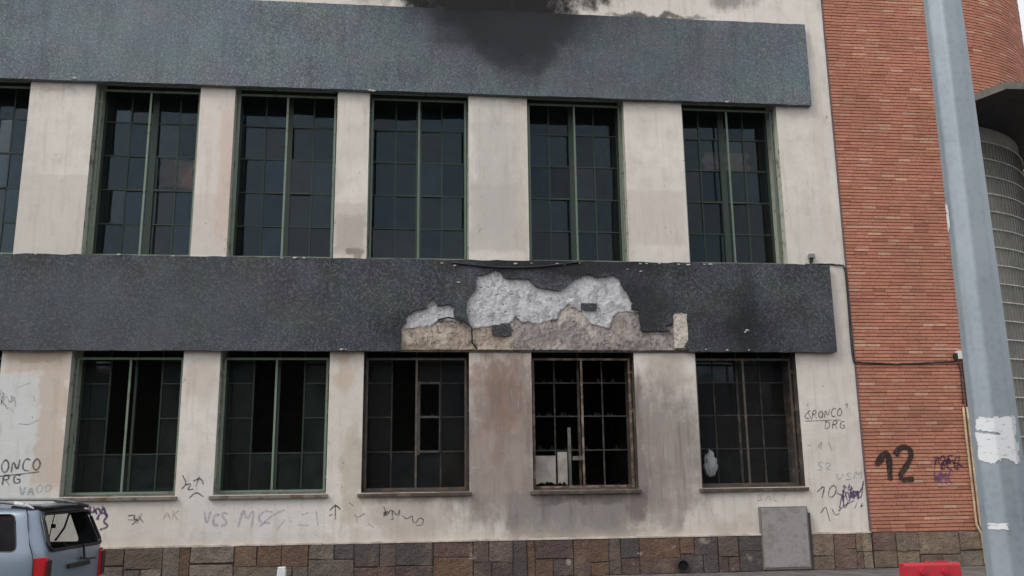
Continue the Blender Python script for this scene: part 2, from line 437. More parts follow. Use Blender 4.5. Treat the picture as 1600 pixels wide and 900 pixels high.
# ------------------------------------------------------------------ burnt building
bld = thing('burnt_building', 'pale plastered two-storey school block with smoke stains, dark stone bands and barred windows', 'building')
ZT = 15.5; XL, XR = -12.5, 8.84
BT0, BT1 = 9.50, 11.38        # top band
BM0, BM1 = 4.19, 6.00         # middle band
WX = [(-9.53, -7.53), (-6.31, -4.31), (-3.64, -1.62), (-.98, 1.03), (2.24, 4.28), (5.53, 7.61)]
UZ0, UZ1 = 6.02, 9.72
LZ0, LZ1 = 1.56, 4.45
def wall(name, x0, x1, z0, z1, opens, depth, mats, parent):
    xs = sorted({x0, x1, *[v for o in opens for v in o[:2]]}); zs = sorted({z0, z1, *[v for o in opens for v in o[2:]]})
    b = MB()
    for i in range(len(xs) - 1):
        for j in range(len(zs) - 1):
            cx, cz = (xs[i] + xs[i + 1]) / 2, (zs[j] + zs[j + 1]) / 2
            if any(o[0] < cx < o[1] and o[2] < cz < o[3] for o in opens): continue
            for Y in (0, depth):
                b.face([(xs[i], Y, zs[j]), (xs[i + 1], Y, zs[j]), (xs[i + 1], Y, zs[j + 1]), (xs[i], Y, zs[j + 1])])
    for o in opens:
        a, c, d, e = o; jm = 2 if (a > -1.5 and d < 3) else 1
        b.face([(a, 0, d), (a, depth, d), (a, depth, e), (a, 0, e)], jm)
        b.face([(c, 0, d), (c, depth, d), (c, depth, e), (c, 0, e)], jm)
        b.face([(a, 0, d), (c, 0, d), (c, depth, d), (a, depth, d)], 1)
        b.face([(a, 0, e), (c, 0, e), (c, depth, e), (a, depth, e)], 1)
    b.face([(x0, 0, z0), (x0, depth, z0), (x0, depth, z1), (x0, 0, z1)]); b.face([(x1, 0, z0), (x1, depth, z0), (x1, depth, z1), (x1, 0, z1)])
    b.face([(x0, 0, z1), (x1, 0, z1), (x1, depth, z1), (x0, depth, z1)])
    return b.build(name, mats, parent)
opens = [(a, c, UZ0, UZ1) for a, c in WX] + [(a, c, LZ0, LZ1) for a, c in WX]
wall('plaster_wall', XL, XR, 0, ZT, opens, .72, [M['plaster'], M['jamb'], M['jamb_char']], bld)
# rooms behind
b = MB()
b.box(XL, XR, 6, 6.2, 0, ZT); b.box(XL, XL + .2, .72, 6, 0, ZT); b.box(XR - .2, XR, .72, 6, 0, ZT)
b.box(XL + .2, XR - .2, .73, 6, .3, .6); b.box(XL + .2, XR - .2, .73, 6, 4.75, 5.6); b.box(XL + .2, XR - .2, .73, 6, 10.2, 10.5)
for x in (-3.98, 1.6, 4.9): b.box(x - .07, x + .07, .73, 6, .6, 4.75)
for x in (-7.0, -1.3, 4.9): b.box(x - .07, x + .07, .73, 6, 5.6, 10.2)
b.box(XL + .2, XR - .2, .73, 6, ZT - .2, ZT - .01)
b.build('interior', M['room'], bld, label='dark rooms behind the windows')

# --- bands
def extrude_poly(poly, y0, y1, mb, mi=0, holes=()):
    loops = [[Vector((p[0], p[1], 0)) for p in poly]] + [[Vector((p[0], p[1], 0)) for p in h] for h in holes]
    flat = [p for l in loops for p in l]
    for tri in tessellate_polygon(loops):
        mb.face([(flat[i].x, y0, flat[i].y) for i in tri], mi)
    for l in loops:
        for i in range(len(l)):
            p, q = l[i], l[(i + 1) % len(l)]
            mb.face([(p.x, y0, p.y), (q.x, y0, q.y), (q.x, y1, q.y), (p.x, y1, p.y)], mi)
def rough_line(pts, amp, steps=3):
    for _ in range(steps):
        out = []
        for a, c in zip(pts[:-1], pts[1:]):
            mx, mz = (a[0] + c[0]) / 2, (a[1] + c[1]) / 2
            L = math.hypot(c[0] - a[0], c[1] - a[1])
            k = min(amp, L * .22)
            out += [a, (mx + random.uniform(-k, k), mz + random.uniform(-k, k))]
        pts = out + [pts[-1]]; amp *= .6
    return pts
def edge(x0, x1, z, amp, step=.18):
    n = int(abs(x1 - x0) / step); return [(x0 + (x1 - x0) * i / n, z + (random.uniform(-amp, amp) if 0 < i < n else 0)) for i in range(n + 1)]
BX = 8.36
b = MB()
poly = edge(XL, BX, BT0, .006) + edge(BX, XL, BT1, .005)
extrude_poly(poly, -.13, -.002, b)
b.build('stone_band', M['clad_top'], bld, label='upper dark grey stone band, blackened with soot at its middle')
# notch where the cladding has fallen off
def Z8(x, y): p = P(600 + x / 3.2, 400 + y / 3.2, -.12); return (p.x, p.z)
notch = [(85, 365), (112, 332), (120, 295), (150, 277), (190, 264), (215, 262), (218, 235), (250, 208), (261, 222), (262, 255), (300, 246),
 (330, 242), (352, 252), (349, 300), (360, 312), (400, 318), (428, 345), (422, 320), (415, 250), (425, 215), (440, 185), (460, 160), (465, 95), (520, 85), (560, 68), (588, 84), (600, 108), (660, 112),
 (720, 112), (750, 145), (795, 165), (840, 172), (870, 175), (920, 145), (960, 110), (1000, 97), (1040, 92), (1060, 108), (1120, 104), (1148, 92), (1180, 110), (1190, 150), (1215, 180),
 (1232, 215), (1240, 240), (1240, 266), (1272, 268), (1280, 290), (1284, 374), (1400, 376), (1432, 370), (1402, 348), (1446, 336), (1449, 292), (1490, 280), (1514, 290), (1520, 420), (1500, 452), (1520, 462)]
nl = [Z8(*q) for q in notch]
nl = [(nl[0][0], BM0 - .001)] + nl + [(nl[-1][0] + .02, BM0 - .001)]
nl = rough_line(nl, .02, 2); nl[0] = (nl[0][0], BM0); nl[-1] = (nl[-1][0], BM0)
poly = edge(XL, nl[0][0] - .001, BM0, .006)[:-1] + nl + edge(nl[-1][0] + .05, BX + .08, BM0, .008) + edge(BX + .08, XL, BM1, .012)
b = MB(); extrude_poly(poly, -.13, -.085, b)
# dark slabs put in for the blackness of two holes in the mortar
for q in ([(985, 235), (1065, 237), (1063, 272), (987, 268)], [(540, 345), (632, 340), (640, 395), (600, 402), (540, 392)]):
    extrude_poly([Z8(*p) for p in q], -.118, -.09, b)
b.build('stone_band', M['clad_mid'], bld, label='lower dark grey stone band with a ragged bare patch')
# mortar bed behind the middle band
tanline = [(0, 365), (85, 368), (240, 345), (270, 322), (400, 330), (430, 368), (530, 350), (640, 330), (660, 300), (690, 330), (790, 332), (830, 322), (870, 310), (885, 265), (930, 245), (990, 280), (1040, 340), (1130, 362), (1150, 300), (1180, 278), (1280, 280), (1290, 320), (1700, 330)]
TL = [Z8(*q) for q in tanline]
def tanz(x):
    for a, c in zip(TL[:-1], TL[1:]):
        if a[0] <= x <= c[0]: return a[1] + (c[1] - a[1]) * (x - a[0]) / (c[0] - a[0])
    return TL[0][1]
xA, xB = P(600, 500, -.1).x, P(1100, 500, -.1).x; NX, NZ = 330, 96
blobx = (Z8(1430, 0)[0], Z8(1530, 0)[0]); lx = Z8(352, 0)[0]
def mort(x, z):
    n1 = mnoise.fractal(Vector((x * 3, 0, z * 3)), 1, 2, 5); n2 = mnoise.fractal(Vector((x * 14, 3, z * 14)), 1, 2, 3)
    d = z - (tanz(x) + .03 * n2)
    isblob = blobx[0] < x < blobx[1] and BM0 + .07 < z < Z8(1480, 272)[1]
    if d > 0 or isblob:
        n3 = mnoise.fractal(Vector((x * 5 + 9, 1, z * 5)), .8, 2, 6); g_ = max(0, min(1, (n3 - .12) * 4))
        c = tuple((v + .06 * n1) * (1 - .30 * g_) for v in (.62, .63, .66)) if not isblob else (.62, .57, .50)
        if n2 > .6: c = (.26, .25, .24)
        if abs(n3 - .05) < .012: c = tuple(v * .6 for v in c)
        y = min(-.088 if False else 0, -.066 + .003 * n2 + .005 * n1 + (.010 if n2 > .6 else 0) - (.009 if n3 > .05 else 0)) + (-.05 if isblob else 0)
        if x < lx and z > tanz(x) + .35 and x > lx - .9: c = (.47, .45, .42)
    else:
        k = max(0, min(1, .5 + n1))
        c = (.50 - .13 * k, .43 - .13 * k, .36 - .12 * k)
        if x > Z8(640, 0)[0]: c = (.40 - .12 * k, .355 - .11 * k, .335 - .10 * k)
        if z < tanz(x) and 0 < d + .28 and Z8(860, 0)[0] < x < Z8(1050, 0)[0]: c = (.47, .44, .40)
        if abs(n1 * .6 + n2 * .2 + .08) < .03: c = tuple(v * .45 for v in c)
        y = -.050 + .026 * n1 + .012 * n2 + max(-.02, min(0, d * .1))
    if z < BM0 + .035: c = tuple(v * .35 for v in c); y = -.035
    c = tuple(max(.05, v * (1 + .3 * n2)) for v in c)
    return y, c
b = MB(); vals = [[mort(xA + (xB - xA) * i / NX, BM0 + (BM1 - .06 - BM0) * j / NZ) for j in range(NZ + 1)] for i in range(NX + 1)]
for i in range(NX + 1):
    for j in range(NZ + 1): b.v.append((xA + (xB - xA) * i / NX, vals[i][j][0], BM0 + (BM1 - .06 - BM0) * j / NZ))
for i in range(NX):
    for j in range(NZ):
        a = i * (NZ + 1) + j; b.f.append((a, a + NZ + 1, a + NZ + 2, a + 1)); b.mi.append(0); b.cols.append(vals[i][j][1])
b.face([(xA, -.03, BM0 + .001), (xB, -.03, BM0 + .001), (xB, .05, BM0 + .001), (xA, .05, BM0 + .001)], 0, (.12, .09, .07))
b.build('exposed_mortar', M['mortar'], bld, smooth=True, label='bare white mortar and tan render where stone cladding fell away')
b = MB(); b.box(XL, xA, -.084, -.001, BM0 + .004, BM1 - .02); b.box(xB, BX + .07, -.084, -.001, BM0 + .004, BM1 - .02); b.box(xA, xB, -.03, -.001, BM0 + .01, BM1 - .02)
# thin mortar lip above and below the band, with crumbs
b.build('band_core', M['ledge'], bld)
b = MB()
for u, v in [(690, 411), (805, 412), (830, 411), (870, 412), (880, 413), (905, 411), (1000, 412), (1030, 412), (1010, 412), (1060, 413), (1075, 414), (1100, 413), (1110, 413), (980, 421), (1001, 424), (710, 415), (716, 441), (540, 546), (533, 546), (1103, 546), (1136, 547), (1170, 547), (1560, 900), (55, 397), (185, 398), (440, 403), (460, 403), (475, 403), (578, 141), (583, 142), (116, 122), (1135, 159), (1164, 519), (1167, 516), (270, 400)]:
    p = P(u, v, -.14); s = random.uniform(.015, .035)
    b.tube([p + Vector((-s, 0, 0)), p, p + Vector((s * 1.6, .0, random.uniform(-.01, .01)))], s * .6, 6, radii=[s * .2, s * .7, s * .2])
b.build('mortar_crumbs', simple('crumbling_lime_mortar', (.55, .52, .47), .95), bld)['kind'] = 'stuff'

# --- windows
def wire_mesh(x0, x1, z0, z1, Y, sp, mb):
    r = .001; W, H = x1 - x0, z1 - z0
    for sgn in (1, -1):
        k = -H
        while k < W:
            a, c = max(0, k), min(W, k + H)      # x range of the wire
            if c - a > .01:
                za, zc = a - k, c - k
                if sgn < 0: za, zc = H - za, H - zc
                yy = Y + sgn * r
                A = Vector((x0 + a, yy, z0 + za)); Cc = Vector((x0 + c, yy, z0 + zc))
                mb.tube([A, Cc], r, 3, cap=False)
            k += sp * 1.414
def window(level, i, x0, x1, z0, z1, rows, style, label):
    """rows: z of every horizontal line from the bottom up; style: pane map rows (bottom first) x 4 of G glass, O open"""
    Y = .60; sash = M['sash'] if level == 'u' or style['sash'] == 'g' else M['sash_burnt']
    b = MB(); e = .045
    zt, zb = rows[-1], rows[0]
    b.box(x0, x0 + e, Y - .03, Y + .03, zb, z1); b.box(x1 - e, x1, Y - .03, Y + .03, zb, z1)
    b.box(x0 + e, x1 - e, Y - .03, Y + .03, zt, z1); b.box(x0 + e, x1 - e, Y - .03, Y + .03, zb - .05, zb + .02)
    W = x1 - x0 - 2 * e; xs = [x0 + e + W * k / 4 for k in range(5)]
    cw = .06 if level == 'u' else .022
    b.box(xs[2] - cw, xs[2] + cw, Y - .036, Y + .034, zb + .02, zt)
    pm = style['panes']; nr = len(rows) - 1
    def same_open(r, c, r2, c2): return pm[r][c] == 'X' and pm[r2][c2] == 'X'
    for c in (1, 3):
        for r in range(nr):
            if same_open(r, c - 1, r, c): continue
            b.box(xs[c] - .014, xs[c] + .014, Y - .02, Y + .02, rows[r], rows[r + 1])
    for r in range(1, nr):
        for c in range(4):
            if same_open(r - 1, c, r, c): continue
            a0 = xs[c] + (.014 if c in (1, 3) else cw if c == 2 else 0); a1 = xs[c + 1] - (.014 if c in (0, 2) else cw if c == 1 else 0)
            b.box(a0, a1, Y - .022, Y + .022, rows[r] - .013, rows[r] + .013)
    if level == 'u':      # pivoting casement in the middle
        r0 = 2; mi_ = 1
        b.box(xs[1] + .015, xs[2] - cw - .001, Y - .05, Y - .0225, rows[r0] - .022, rows[r0] + .018); b.box(xs[2] + cw + .001, xs[3] - .015, Y - .05, Y - .0225, rows[r0] - .022, rows[r0] + .018)
    f = b.build('window', sash, bld, label=label)
    g = MB(); brk = style.get('broken', ())
    for r in range(nr):
        for c in range(4):
            if pm[r][c] != 'G': continue
            a0, a1, q0, q1 = xs[c], xs[c + 1], rows[r], rows[r + 1]
            t1, t2 = random.uniform(-.012, .012), random.uniform(-.014, .014)
            kk = style.get('shade', 1) * random.uniform(.84, 1.04); wm_ = random.uniform(-.06, .08)
            g.face([(a0, Y + t1, q0), (a1, Y - t1, q0), (a1, Y - t1 + t2, q1), (a0, Y + t1 + t2, q1)], 0, (kk * (1 + wm_), kk * (1 - abs(wm_) * .3), kk * (1 - wm_)))
    gs = MB()
    # shards left round missing panes
    for r in range(nr):
        for c in range(4):
            if pm[r][c] != 'O': continue
            a0, a1, q0, q1 = xs[c], xs[c + 1], rows[r], rows[r + 1]
            for k in range(3):
                xx = random.uniform(a0, a1 - .1)
                gs.face([(xx, Y, q0), (xx + random.uniform(.06, .14), Y, q0), (xx + .04, Y, q0 + random.uniform(.04, .12))], 0, (1, 1, 1))
    if g.f: g.build('glass', M[style['glass']], f)
    if gs.f: gs.build('glass_shards', M[style['glass']], f)['kind'] = 'stuff'
    if level == 'l' and i == 3:
        h_ = MB(); a0, a1 = xs[2] + .025, xs[3] - .015
        h_.box(a0, a0 + .05, Y - .055, Y - .037, rows[1] - .06, rows[3] + .04); h_.box(a1 - .02, a1, Y - .055, Y - .037, rows[1], rows[3] + .03)
        for q in (rows[1], rows[2], rows[3]): h_.box(a0 + .05, a1 - .02, Y - .055, Y - .037, q - .02, q + .022)
        h_.build('casement', simple('scorched_pale_casement', (.085, .085, .082), .8, var=.4), f)
    # outer grille on the reveal
    G = .20; b = MB(); gx0, gx1 = x0 + .035, x1 - .035; gz0, gz1 = z0 + .03, style['gtop']; t = .022
    b.box(gx0, gx0 + 2 * t, G - .015, G + .015, gz0, gz1); b.box(gx1 - 2 * t, gx1, G - .015, G + .015, gz0, gz1)
    b.box(gx0 + 2 * t, gx1 - 2 * t, G - .015, G + .015, gz1 - 2 * t, gz1); b.box(gx0 + 2 * t, gx1 - 2 * t, G - .015, G + .015, gz0, gz0 + 2 * t)
    xm = (gx0 + gx1) / 2; b.box(xm - t * .9, xm + t * .9, G - .012, G + .012, gz0 + 2 * t, gz1 - 2 * t)
    for zz in (gz0 + .25, (gz0 + gz1) / 2 + .2, gz1 - .3):
        b.box(x0, gx0, G - .012, G + .012, zz, zz + .05); b.box(gx1, x1, G - .012, G + .012, zz, zz + .05)
    gm = M[style['grille']]
    b.build('grille', gm, f, bevel=.003)
    if style.get('mesh', True):
        b = MB(); wire_mesh(gx0 + .02, gx1 - .02, gz0 + .02, gz1 - .02, G + .01, .042, b); b.build('wire_mesh', M['wire'], f)
    if level == 'l':
        b = MB(); ext = .06
        b.box(x0 - ext, x1 + ext * .7, -.07, .0, z0 - .075, z0 - .012); b.box(x0 + .003, x1 - .003, 0, .56, z0 + .001, z0 + .02)
        b.build('sill', M['sill_char' if i >= 3 else 'sill'], f, bevel=.008)
    return f
UR = [P(230, v, .6).z for v in (394, 351, 298, 245, 193)]
UR = [6.09] + UR[1:]; UR.append(UR[-1] + (UR[-1] - UR[-2]))
LR = [P(640, v, .6).z for v in (706, 652, 599)]
LR = [1.62] + LR + [4.30]
UG = P(450, 149, .2).z; LG = P(440, 559, .2).z
full = ['GGGG'] * 5
ul = ['upper window cut by the left edge of the photo', 'leftmost whole upper window, pink glow in one pane', 'second whole upper window from the left', 'upper window above the left end of the bare patch',
      'upper window above the bare mortar patch, dark blue panes', 'rightmost upper window, beside the red brick wall']
for i, (a, c) in enumerate(WX):
    gm = 'greenlight' if i < 3 else 'green'
    window('u', i, a, c, UZ0, UZ1, UR, dict(panes=full, glass='glass', grille=gm, gtop=UG, sash='g', shade=(1.05, 1, .92, .85, .68, .62)[i]), ul[i])
ll = ['lower window cut by the left edge of the photo', 'leftmost whole lower window, green grille and open middle', 'second lower window, green grille and open middle', 'lower window with a broken middle pane and dark scorched grille',
      'burnt out lower window with rusted grille and no glass', 'rightmost lower window, sooty glass and a white bag behind its grille']
openmid = ['GGGG', 'GXXG', 'GXXG', 'GXXG']
ls = [dict(panes=openmid, glass='glass_low', grille='green', sash='g'), dict(panes=openmid, glass='glass_low', grille='greenlight', sash='g'), dict(panes=openmid, glass='glass_low', grille='greenlight', sash='g'),
      dict(panes=['GGGG', 'GXOG', 'GXOG', 'GXGG'], glass='glass_soot', grille='scorch', sash='b'),
      dict(panes=['OOOO', 'OOOO', 'OOOO', 'OOOO'], glass='glass_soot', grille='rust', sash='b', mesh=False),
      dict(panes=['GGGG'] * 4, glass='glass_soot', grille='scorch', sash='b')]
for i, (a, c) in enumerate(WX):
    ls[i]['gtop'] = LG; window('l', i, a, c, LZ0, LZ1, LR, ls[i], ll[i])

# --- plinth of mixed sandstone blocks
def stones(x0, x1, parent, label, seed, off=0):
    rnd = random.Random(seed); b = MB(); H = .66; x = x0
    def pal(x):
        r = rnd.random()
        if x < -2.2: base = [(.20, .17, .13), (.15, .11, .085), (.235, .20, .165), (.19, .115, .075), (.165, .155, .14)]
        elif x < 6.6: base = [(.15, .095, .083), (.12, .08, .075), (.18, .13, .115), (.19, .11, .07), (.10, .09, .09), (.20, .165, .14)]
        else: base = [(.31, .25, .18), (.27, .205, .14), (.34, .29, .22), (.20, .125, .10), (.25, .19, .14)]
        c = rnd.choice(base); k = rnd.uniform(.85, 1.15); return tuple(v * k for v in c)
    def st(a, c, d, e):
        g = .008; y = -.07 - rnd.uniform(0, .022)
        n0 = len(b.v); b.box(a + g, c - g, y, .0, d + g, e - g, 0, pal((a + c) / 2 + off))
        j = [rnd.uniform(-.016, .016) for _ in range(8)]
        for q, (i1, i2) in enumerate(((0, 3), (1, 2), (4, 7), (5, 6))):
            for i_ in (i1, i2):
                v = b.v[n0 + i_]; b.v[n0 + i_] = (v[0] + j[2 * q] * (.6 if abs(v[0] - x0) > .1 and abs(v[0] - x1) > .1 else 0), v[1], max(0, min(H, v[2] + j[2 * q + 1])))
    while x < x1 - .05:
        w_ = min(rnd.uniform(.40, .86), x1 - x)
        if x1 - x - w_ < .15: w_ = x1 - x
        r = rnd.random()
        if r < .18: st(x, x + w_ * .62, 0, H) if w_ < .5 else (st(x, x + w_ * .4, 0, H), st(x + w_ * .4, x + w_, 0, H * .45), st(x + w_ * .4, x + w_, H * .45, H))
        if r < .18 and w_ < .5: st(x + w_ * .62, x + w_, 0, H)
        elif r >= .18:
            s = rnd.uniform(.35, .6) * H
            if rnd.random() < .45: m_ = x + w_ * rnd.uniform(.4, .6); st(x, m_, 0, s); st(m_, x + w_, 0, s)
            else: st(x, x + w_, 0, s)
            if rnd.random() < .35: m_ = x + w_ * rnd.uniform(.35, .65); st(x, m_, s, H); st(m_, x + w_, s, H)
            else: st(x, x + w_, s, H)
        x += w_
    o = b.build('stone_plinth', M['stone'], parent, bevel=.007, label=label)
    c = MB(); c.box(x0, x1, -.058, -.001, 0, H - .003); c.build('plinth_joints', M['stonejoint'], o)
    return o
stones(XL, XR - .01, bld, 'brown and reddish sandstone plinth', 3)
b = MB()
n = 120
for i in range(n):
    xa = XL + (XR - XL - .01) * i / n; xb = XL + (XR - XL - .01) * (i + 1) / n
    b.box(xa, xb, -.075 - random.uniform(0, .015), -.001, .661, .685 + random.uniform(0, .012))
b.build('plaster_lip', simple('chipped_plaster_edge', (.52, .46, .41), .9, var=.4, vscale=4), bld)

# ------------------------------------------------------------------ brick building with curved tower
bb = thing('brick_building', 'red thin-brick wall with rounded brick tower and flat dark canopy at the right', 'building', (8.85, 0, 0))
BR0, BR1 = 8.85, 11.62
def brick_tint(r):
    k = r.random()
    if k < .07: c = (.64, .37, .26)
    elif k < .10: c = (.42, .175, .12)
    else: c = (.56, .245, .165)
    s = r.uniform(.90, 1.10); return (c[0] * s, c[1] * s * r.uniform(.94, 1.06), c[2] * s * r.uniform(.94, 1.06))
r = random.Random(11); CH, BL = .0715, .30
b = MB(); z = .67; k = 0
OX = 8.85
while z < ZT:
    x = BR0 - (k * .13 % BL) - (.0 if k % 2 else BL / 2)
    while x < BR1:
        L = BL * r.uniform(.85, 1.12); a, c = max(x, BR0), min(x + L, BR1)
        if c - a > .02:
            y = -.012 - r.uniform(0, .007); dz = r.uniform(-.003, .003)
            b.box(a + .003 - OX, c - .003 - OX, y, .01, z + .009 + dz, z + CH - .009 + dz, 0, brick_tint(r))
        x += L
    z += CH; k += 1
b.build('brick_wall', M['brick'], bb)
b = MB(); b.box(BR0 - OX, BR1 - OX, .003, .4, 0.0, ZT); b.build('mortar_backing', M['joint'], bb)
CX, CY, RB, RG = 11.6, 4.0, 4.0, 3.6
ZC = 9.42
b = MB(); z = ZC + .02; k = 0
arc = RB * math.radians(130)
while z < ZT:
    s = -(k % 2) * BL / 2 - (k * .13 % BL)
    while s < arc:
        L = BL * r.uniform(.85, 1.12); a, c = max(s, .03), min(s + L, arc)
        if c - a > .03:
            rr = RB + .012 + r.uniform(0, .007); t0, t1 = (a + .005) / RB, (c - .005) / RB; col = brick_tint(r); z0, z1 = z + .009, z + CH - .009
            def pt(t, rad, zz): return (CX + rad * math.sin(t) - OX, CY - rad * math.cos(t), zz)
            o8 = [pt(t0, rr, z0), pt(t1, rr, z0), pt(t1, rr, z1), pt(t0, rr, z1)]; i8 = [pt(t0, RB - .01, z0), pt(t1, RB - .01, z0), pt(t1, RB - .01, z1), pt(t0, RB - .01, z1)]
            b.face(o8, 0, col); b.face([o8[0], o8[1], i8[1], i8[0]], 0, col); b.face([o8[3], o8[2], i8[2], i8[3]], 0, col); b.face([o8[0], o8[3], i8[3], i8[0]], 0, col); b.face([o8[1], o8[2], i8[2], i8[1]], 0, col)
        s += L
    z += CH; k += 1
b.build('brick_tower', M['brick'], bb)
def cyl(mb, R, z0, z1, t0, t1, n, mi=0):
    for i in range(n):
        a, c = t0 + (t1 - t0) * i / n, t0 + (t1 - t0) * (i + 1) / n
        q = [(CX + R * math.sin(v) - OX, CY - R * math.cos(v)) for v in (a, c)]
        mb.face([(q[0][0], q[0][1], z0), (q[1][0], q[1][1], z0), (q[1][0], q[1][1], z1), (q[0][0], q[0][1], z1)], mi)
b = MB(); cyl(b, RB - .004, ZC + .02, ZT, 0, math.radians(180), 60)
b.face([(CX + RB * math.sin(math.pi * i / 60) - OX, CY - RB * math.cos(math.pi * i / 60), ZT) for i in range(61)])
b.build('tower_backing', M['joint'], bb)
b = MB(); cyl(b, RG, .0, ZC, math.radians(-35), math.radians(180), 80)
b.build('curved_wall', simple('grey_green_render', (.40, .40, .355), .8, var=.2, vscale=2.5, bump=.3), bb, smooth=True, weld=True, label='grey curved wall under the canopy')
# lattice of pale rings and dark uprights standing just off the curved wall
b = MB()
def ringz(v): p = P(1570, v, .6); return p.z
dz = ringz(474) - ringz(503)
zz = ringz(474)
while zz > .5: zz -= dz
rings = []
while zz < ringz(212):
    rings.append(zz); zz += dz
for zz in rings:
    pts = [(CX + (RG + .05) * math.sin(t) - OX, CY - (RG + .05) * math.cos(t), zz) for t in [math.radians(-20 + 160 * i / 70) for i in range(71)]]
    b.tube(pts, .014, 6)
b.build('lattice_ring', simple('pale_lattice_metal', (.62, .61, .56), .5, 0, .2), bb)
b = MB()
for i in range(90):
    t = math.radians(-20 + 160 * i / 90)
    b.tube([(CX + (RG + .04) * math.sin(t) - OX, CY - (RG + .04) * math.cos(t), .1), (CX + (RG + .04) * math.sin(t) - OX, CY - (RG + .04) * math.cos(t), rings[-1])], .017, 4)
b.build('lattice_upright', simple('dark_lattice_metal', (.13, .128, .115), .6, 0, .2), bb)
b = MB()
cpoly = [(11.62, .0), (11.60, -.75), (11.9, -1.42), (20, -1.7), (20, 3.2), (14, 3.2)]
n0 = len(b.v)
for zz in (ZC, ZC + .16): b.v += [(x - OX, y, zz) for x, y in cpoly]
m_ = len(cpoly)
b.f.append(tuple(range(m_))[::-1]); b.f.append(tuple(range(m_, 2 * m_)))
for i in range(m_): b.f.append((i, (i + 1) % m_, m_ + (i + 1) % m_, m_ + i))
b.mi = [1, 0] + [0] * m_; b.cols = [None] * len(b.f)
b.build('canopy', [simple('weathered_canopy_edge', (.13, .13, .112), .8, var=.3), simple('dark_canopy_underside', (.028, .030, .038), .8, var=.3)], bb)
o = stones(0, BR1 - BR0, bb, 'tan and ochre sandstone plinth', 21, OX)
b = MB(); b.box(-.004, .012, -.03, .0, .67, ZT); b.build('joint_strip', simple('purple_grey_sealant', (.13, .10, .115), .8), bb)

# ------------------------------------------------------------------ graffiti (spray and marker paint on the walls)
L5 = {'T': [[(0, .95), (1, 1)], [(.5, 1), (.45, 0)]], 'R': [[(.1, 0), (.15, 1), (.8, .9), (.75, .55), (.15, .5)], [(.4, .5), (.95, 0)]],
 'O': [[(.5, 1), (.1, .7), (.1, .25), (.5, 0), (.9, .3), (.9, .75), (.5, 1)]], 'N': [[(.05, 0), (.15, 1), (.75, .05), (.95, 1)]],
 'C': [[(.95, .85), (.5, 1), (.1, .6), (.2, .1), (.9, .05)]], 'D': [[(.1, 0), (.15, 1)], [(0, .95), (.7, .85), (.9, .45), (.6, .05), (.1, 0)]],
 'G': [[(.9, .85), (.4, 1), (.1, .5), (.3, .05), (.9, .1), (.9, .5), (.5, .45)]], '1': [[(0, .45), (.75, 1), (.7, 0)]],
 '2': [[(.05, .75), (.35, 1), (.85, .95), (.9, .65), (.1, .02), (1, .05)]], '0': [[(.5, 1), (.1, .75), (.1, .2), (.5, 0), (.9, .25), (.9, .8), (.5, 1)]],
 'M': [[(0, 0), (.1, 1), (.5, .3), (.9, 1), (1, 0)]], 'W': [[(0, 1), (.2, 0), (.5, .7), (.8, 0), (1, 1)]], 'K': [[(.1, 1), (.1, 0)], [(.9, 1), (.1, .45), (.9, 0)]],
 'S': [[(.9, .9), (.3, 1), (.1, .7), (.8, .4), (.7, .05), (.05, .05)]], 'P': [[(.1, 0), (.15, 1), (.85, .9), (.8, .5), (.15, .45)]], 'E': [[(.9, 1), (.1, .95), (.1, .05), (.9, 0)], [(.1, .5), (.7, .5)]],
 'A': [[(0, 0), (.5, 1), (.95, 0)], [(.2, .4), (.8, .4)]], '3': [[(.1, .9), (.8, 1), (.7, .6), (.35, .5), (.9, .35), (.6, 0), (.05, .1)]], 'B': [[(.1, 0), (.1, 1), (.8, .8), (.2, .5), (.9, .25), (.1, 0)]], 'L': [[(.1, 1), (.1, 0), (.8, .05)]], 'V': [[(0, 1), (.4, 0), (.9, 1)]], 'H': [[(.1, 1), (.1, 0)], [(.9, 1), (.9, 0)], [(.1, .5), (.9, .5)]]}
GC = [0]
def ribbon(mb, pts, w_, Y, off=(0, 0, 0)):
    # smooth the polyline, then lay a mitred flat ribbon a few mm off the wall
    for _ in range(2):
        if len(pts) < 3: break
        q = [pts[0]]
        for a, c in zip(pts[:-1], pts[1:]): q += [a * .75 + c * .25, a * .25 + c * .75]
        pts = q + [pts[-1]]
    n = len(pts); L = []
    for i, p in enumerate(pts):
        a = pts[max(0, i - 1)]; c = pts[min(n - 1, i + 1)]; t = (c - a); t.y = 0
        if t.length < 1e-6: t = Vector((1, 0, 0))
        t.normalize(); nr = Vector((-t.z, 0, t.x)); k = w_ / 2 * (1.15 + .5 * mnoise.noise(p * 7)) * (.6 if i in (0, n - 1) else 1)
        GC[0] += 1; y = Y - (GC[0] % 400) * 4e-6
        L.append((Vector((p.x, y, p.z)) + nr * k - Vector(off), Vector((p.x, y, p.z)) - nr * k - Vector(off)))
    for (a, b_), (c, d) in zip(L[:-1], L[1:]): mb.face([a, b_, d, c])
def letters(mb, txt, u0, v0, u1, v1, hpx, w_, Y=-.004, slant=.12, off=(0, 0, 0)):
    """baseline from (u0,v0) to (u1,v1)"""
    n = len(txt); rr = random.Random(txt)
    for i, ch in enumerate(txt):
        if ch == ' ': continue
        f0 = i / n; cu, cv = u0 + (u1 - u0) * f0, v0 + (v1 - v0) * f0; cw = (u1 - u0) / n * .82; h = hpx * rr.uniform(.85, 1.1)
        for st in L5[ch]:
            ribbon(mb, [P(cu + (x + slant * z_) * cw, cv - z_ * h, 0) for x, z_ in st], w_, Y, off)
def strokes(mb, lst, w_, Y=-.004, off=(0, 0, 0)):
    for st in lst: ribbon(mb, [P(u, v, 0) for u, v in st], w_, Y, off)
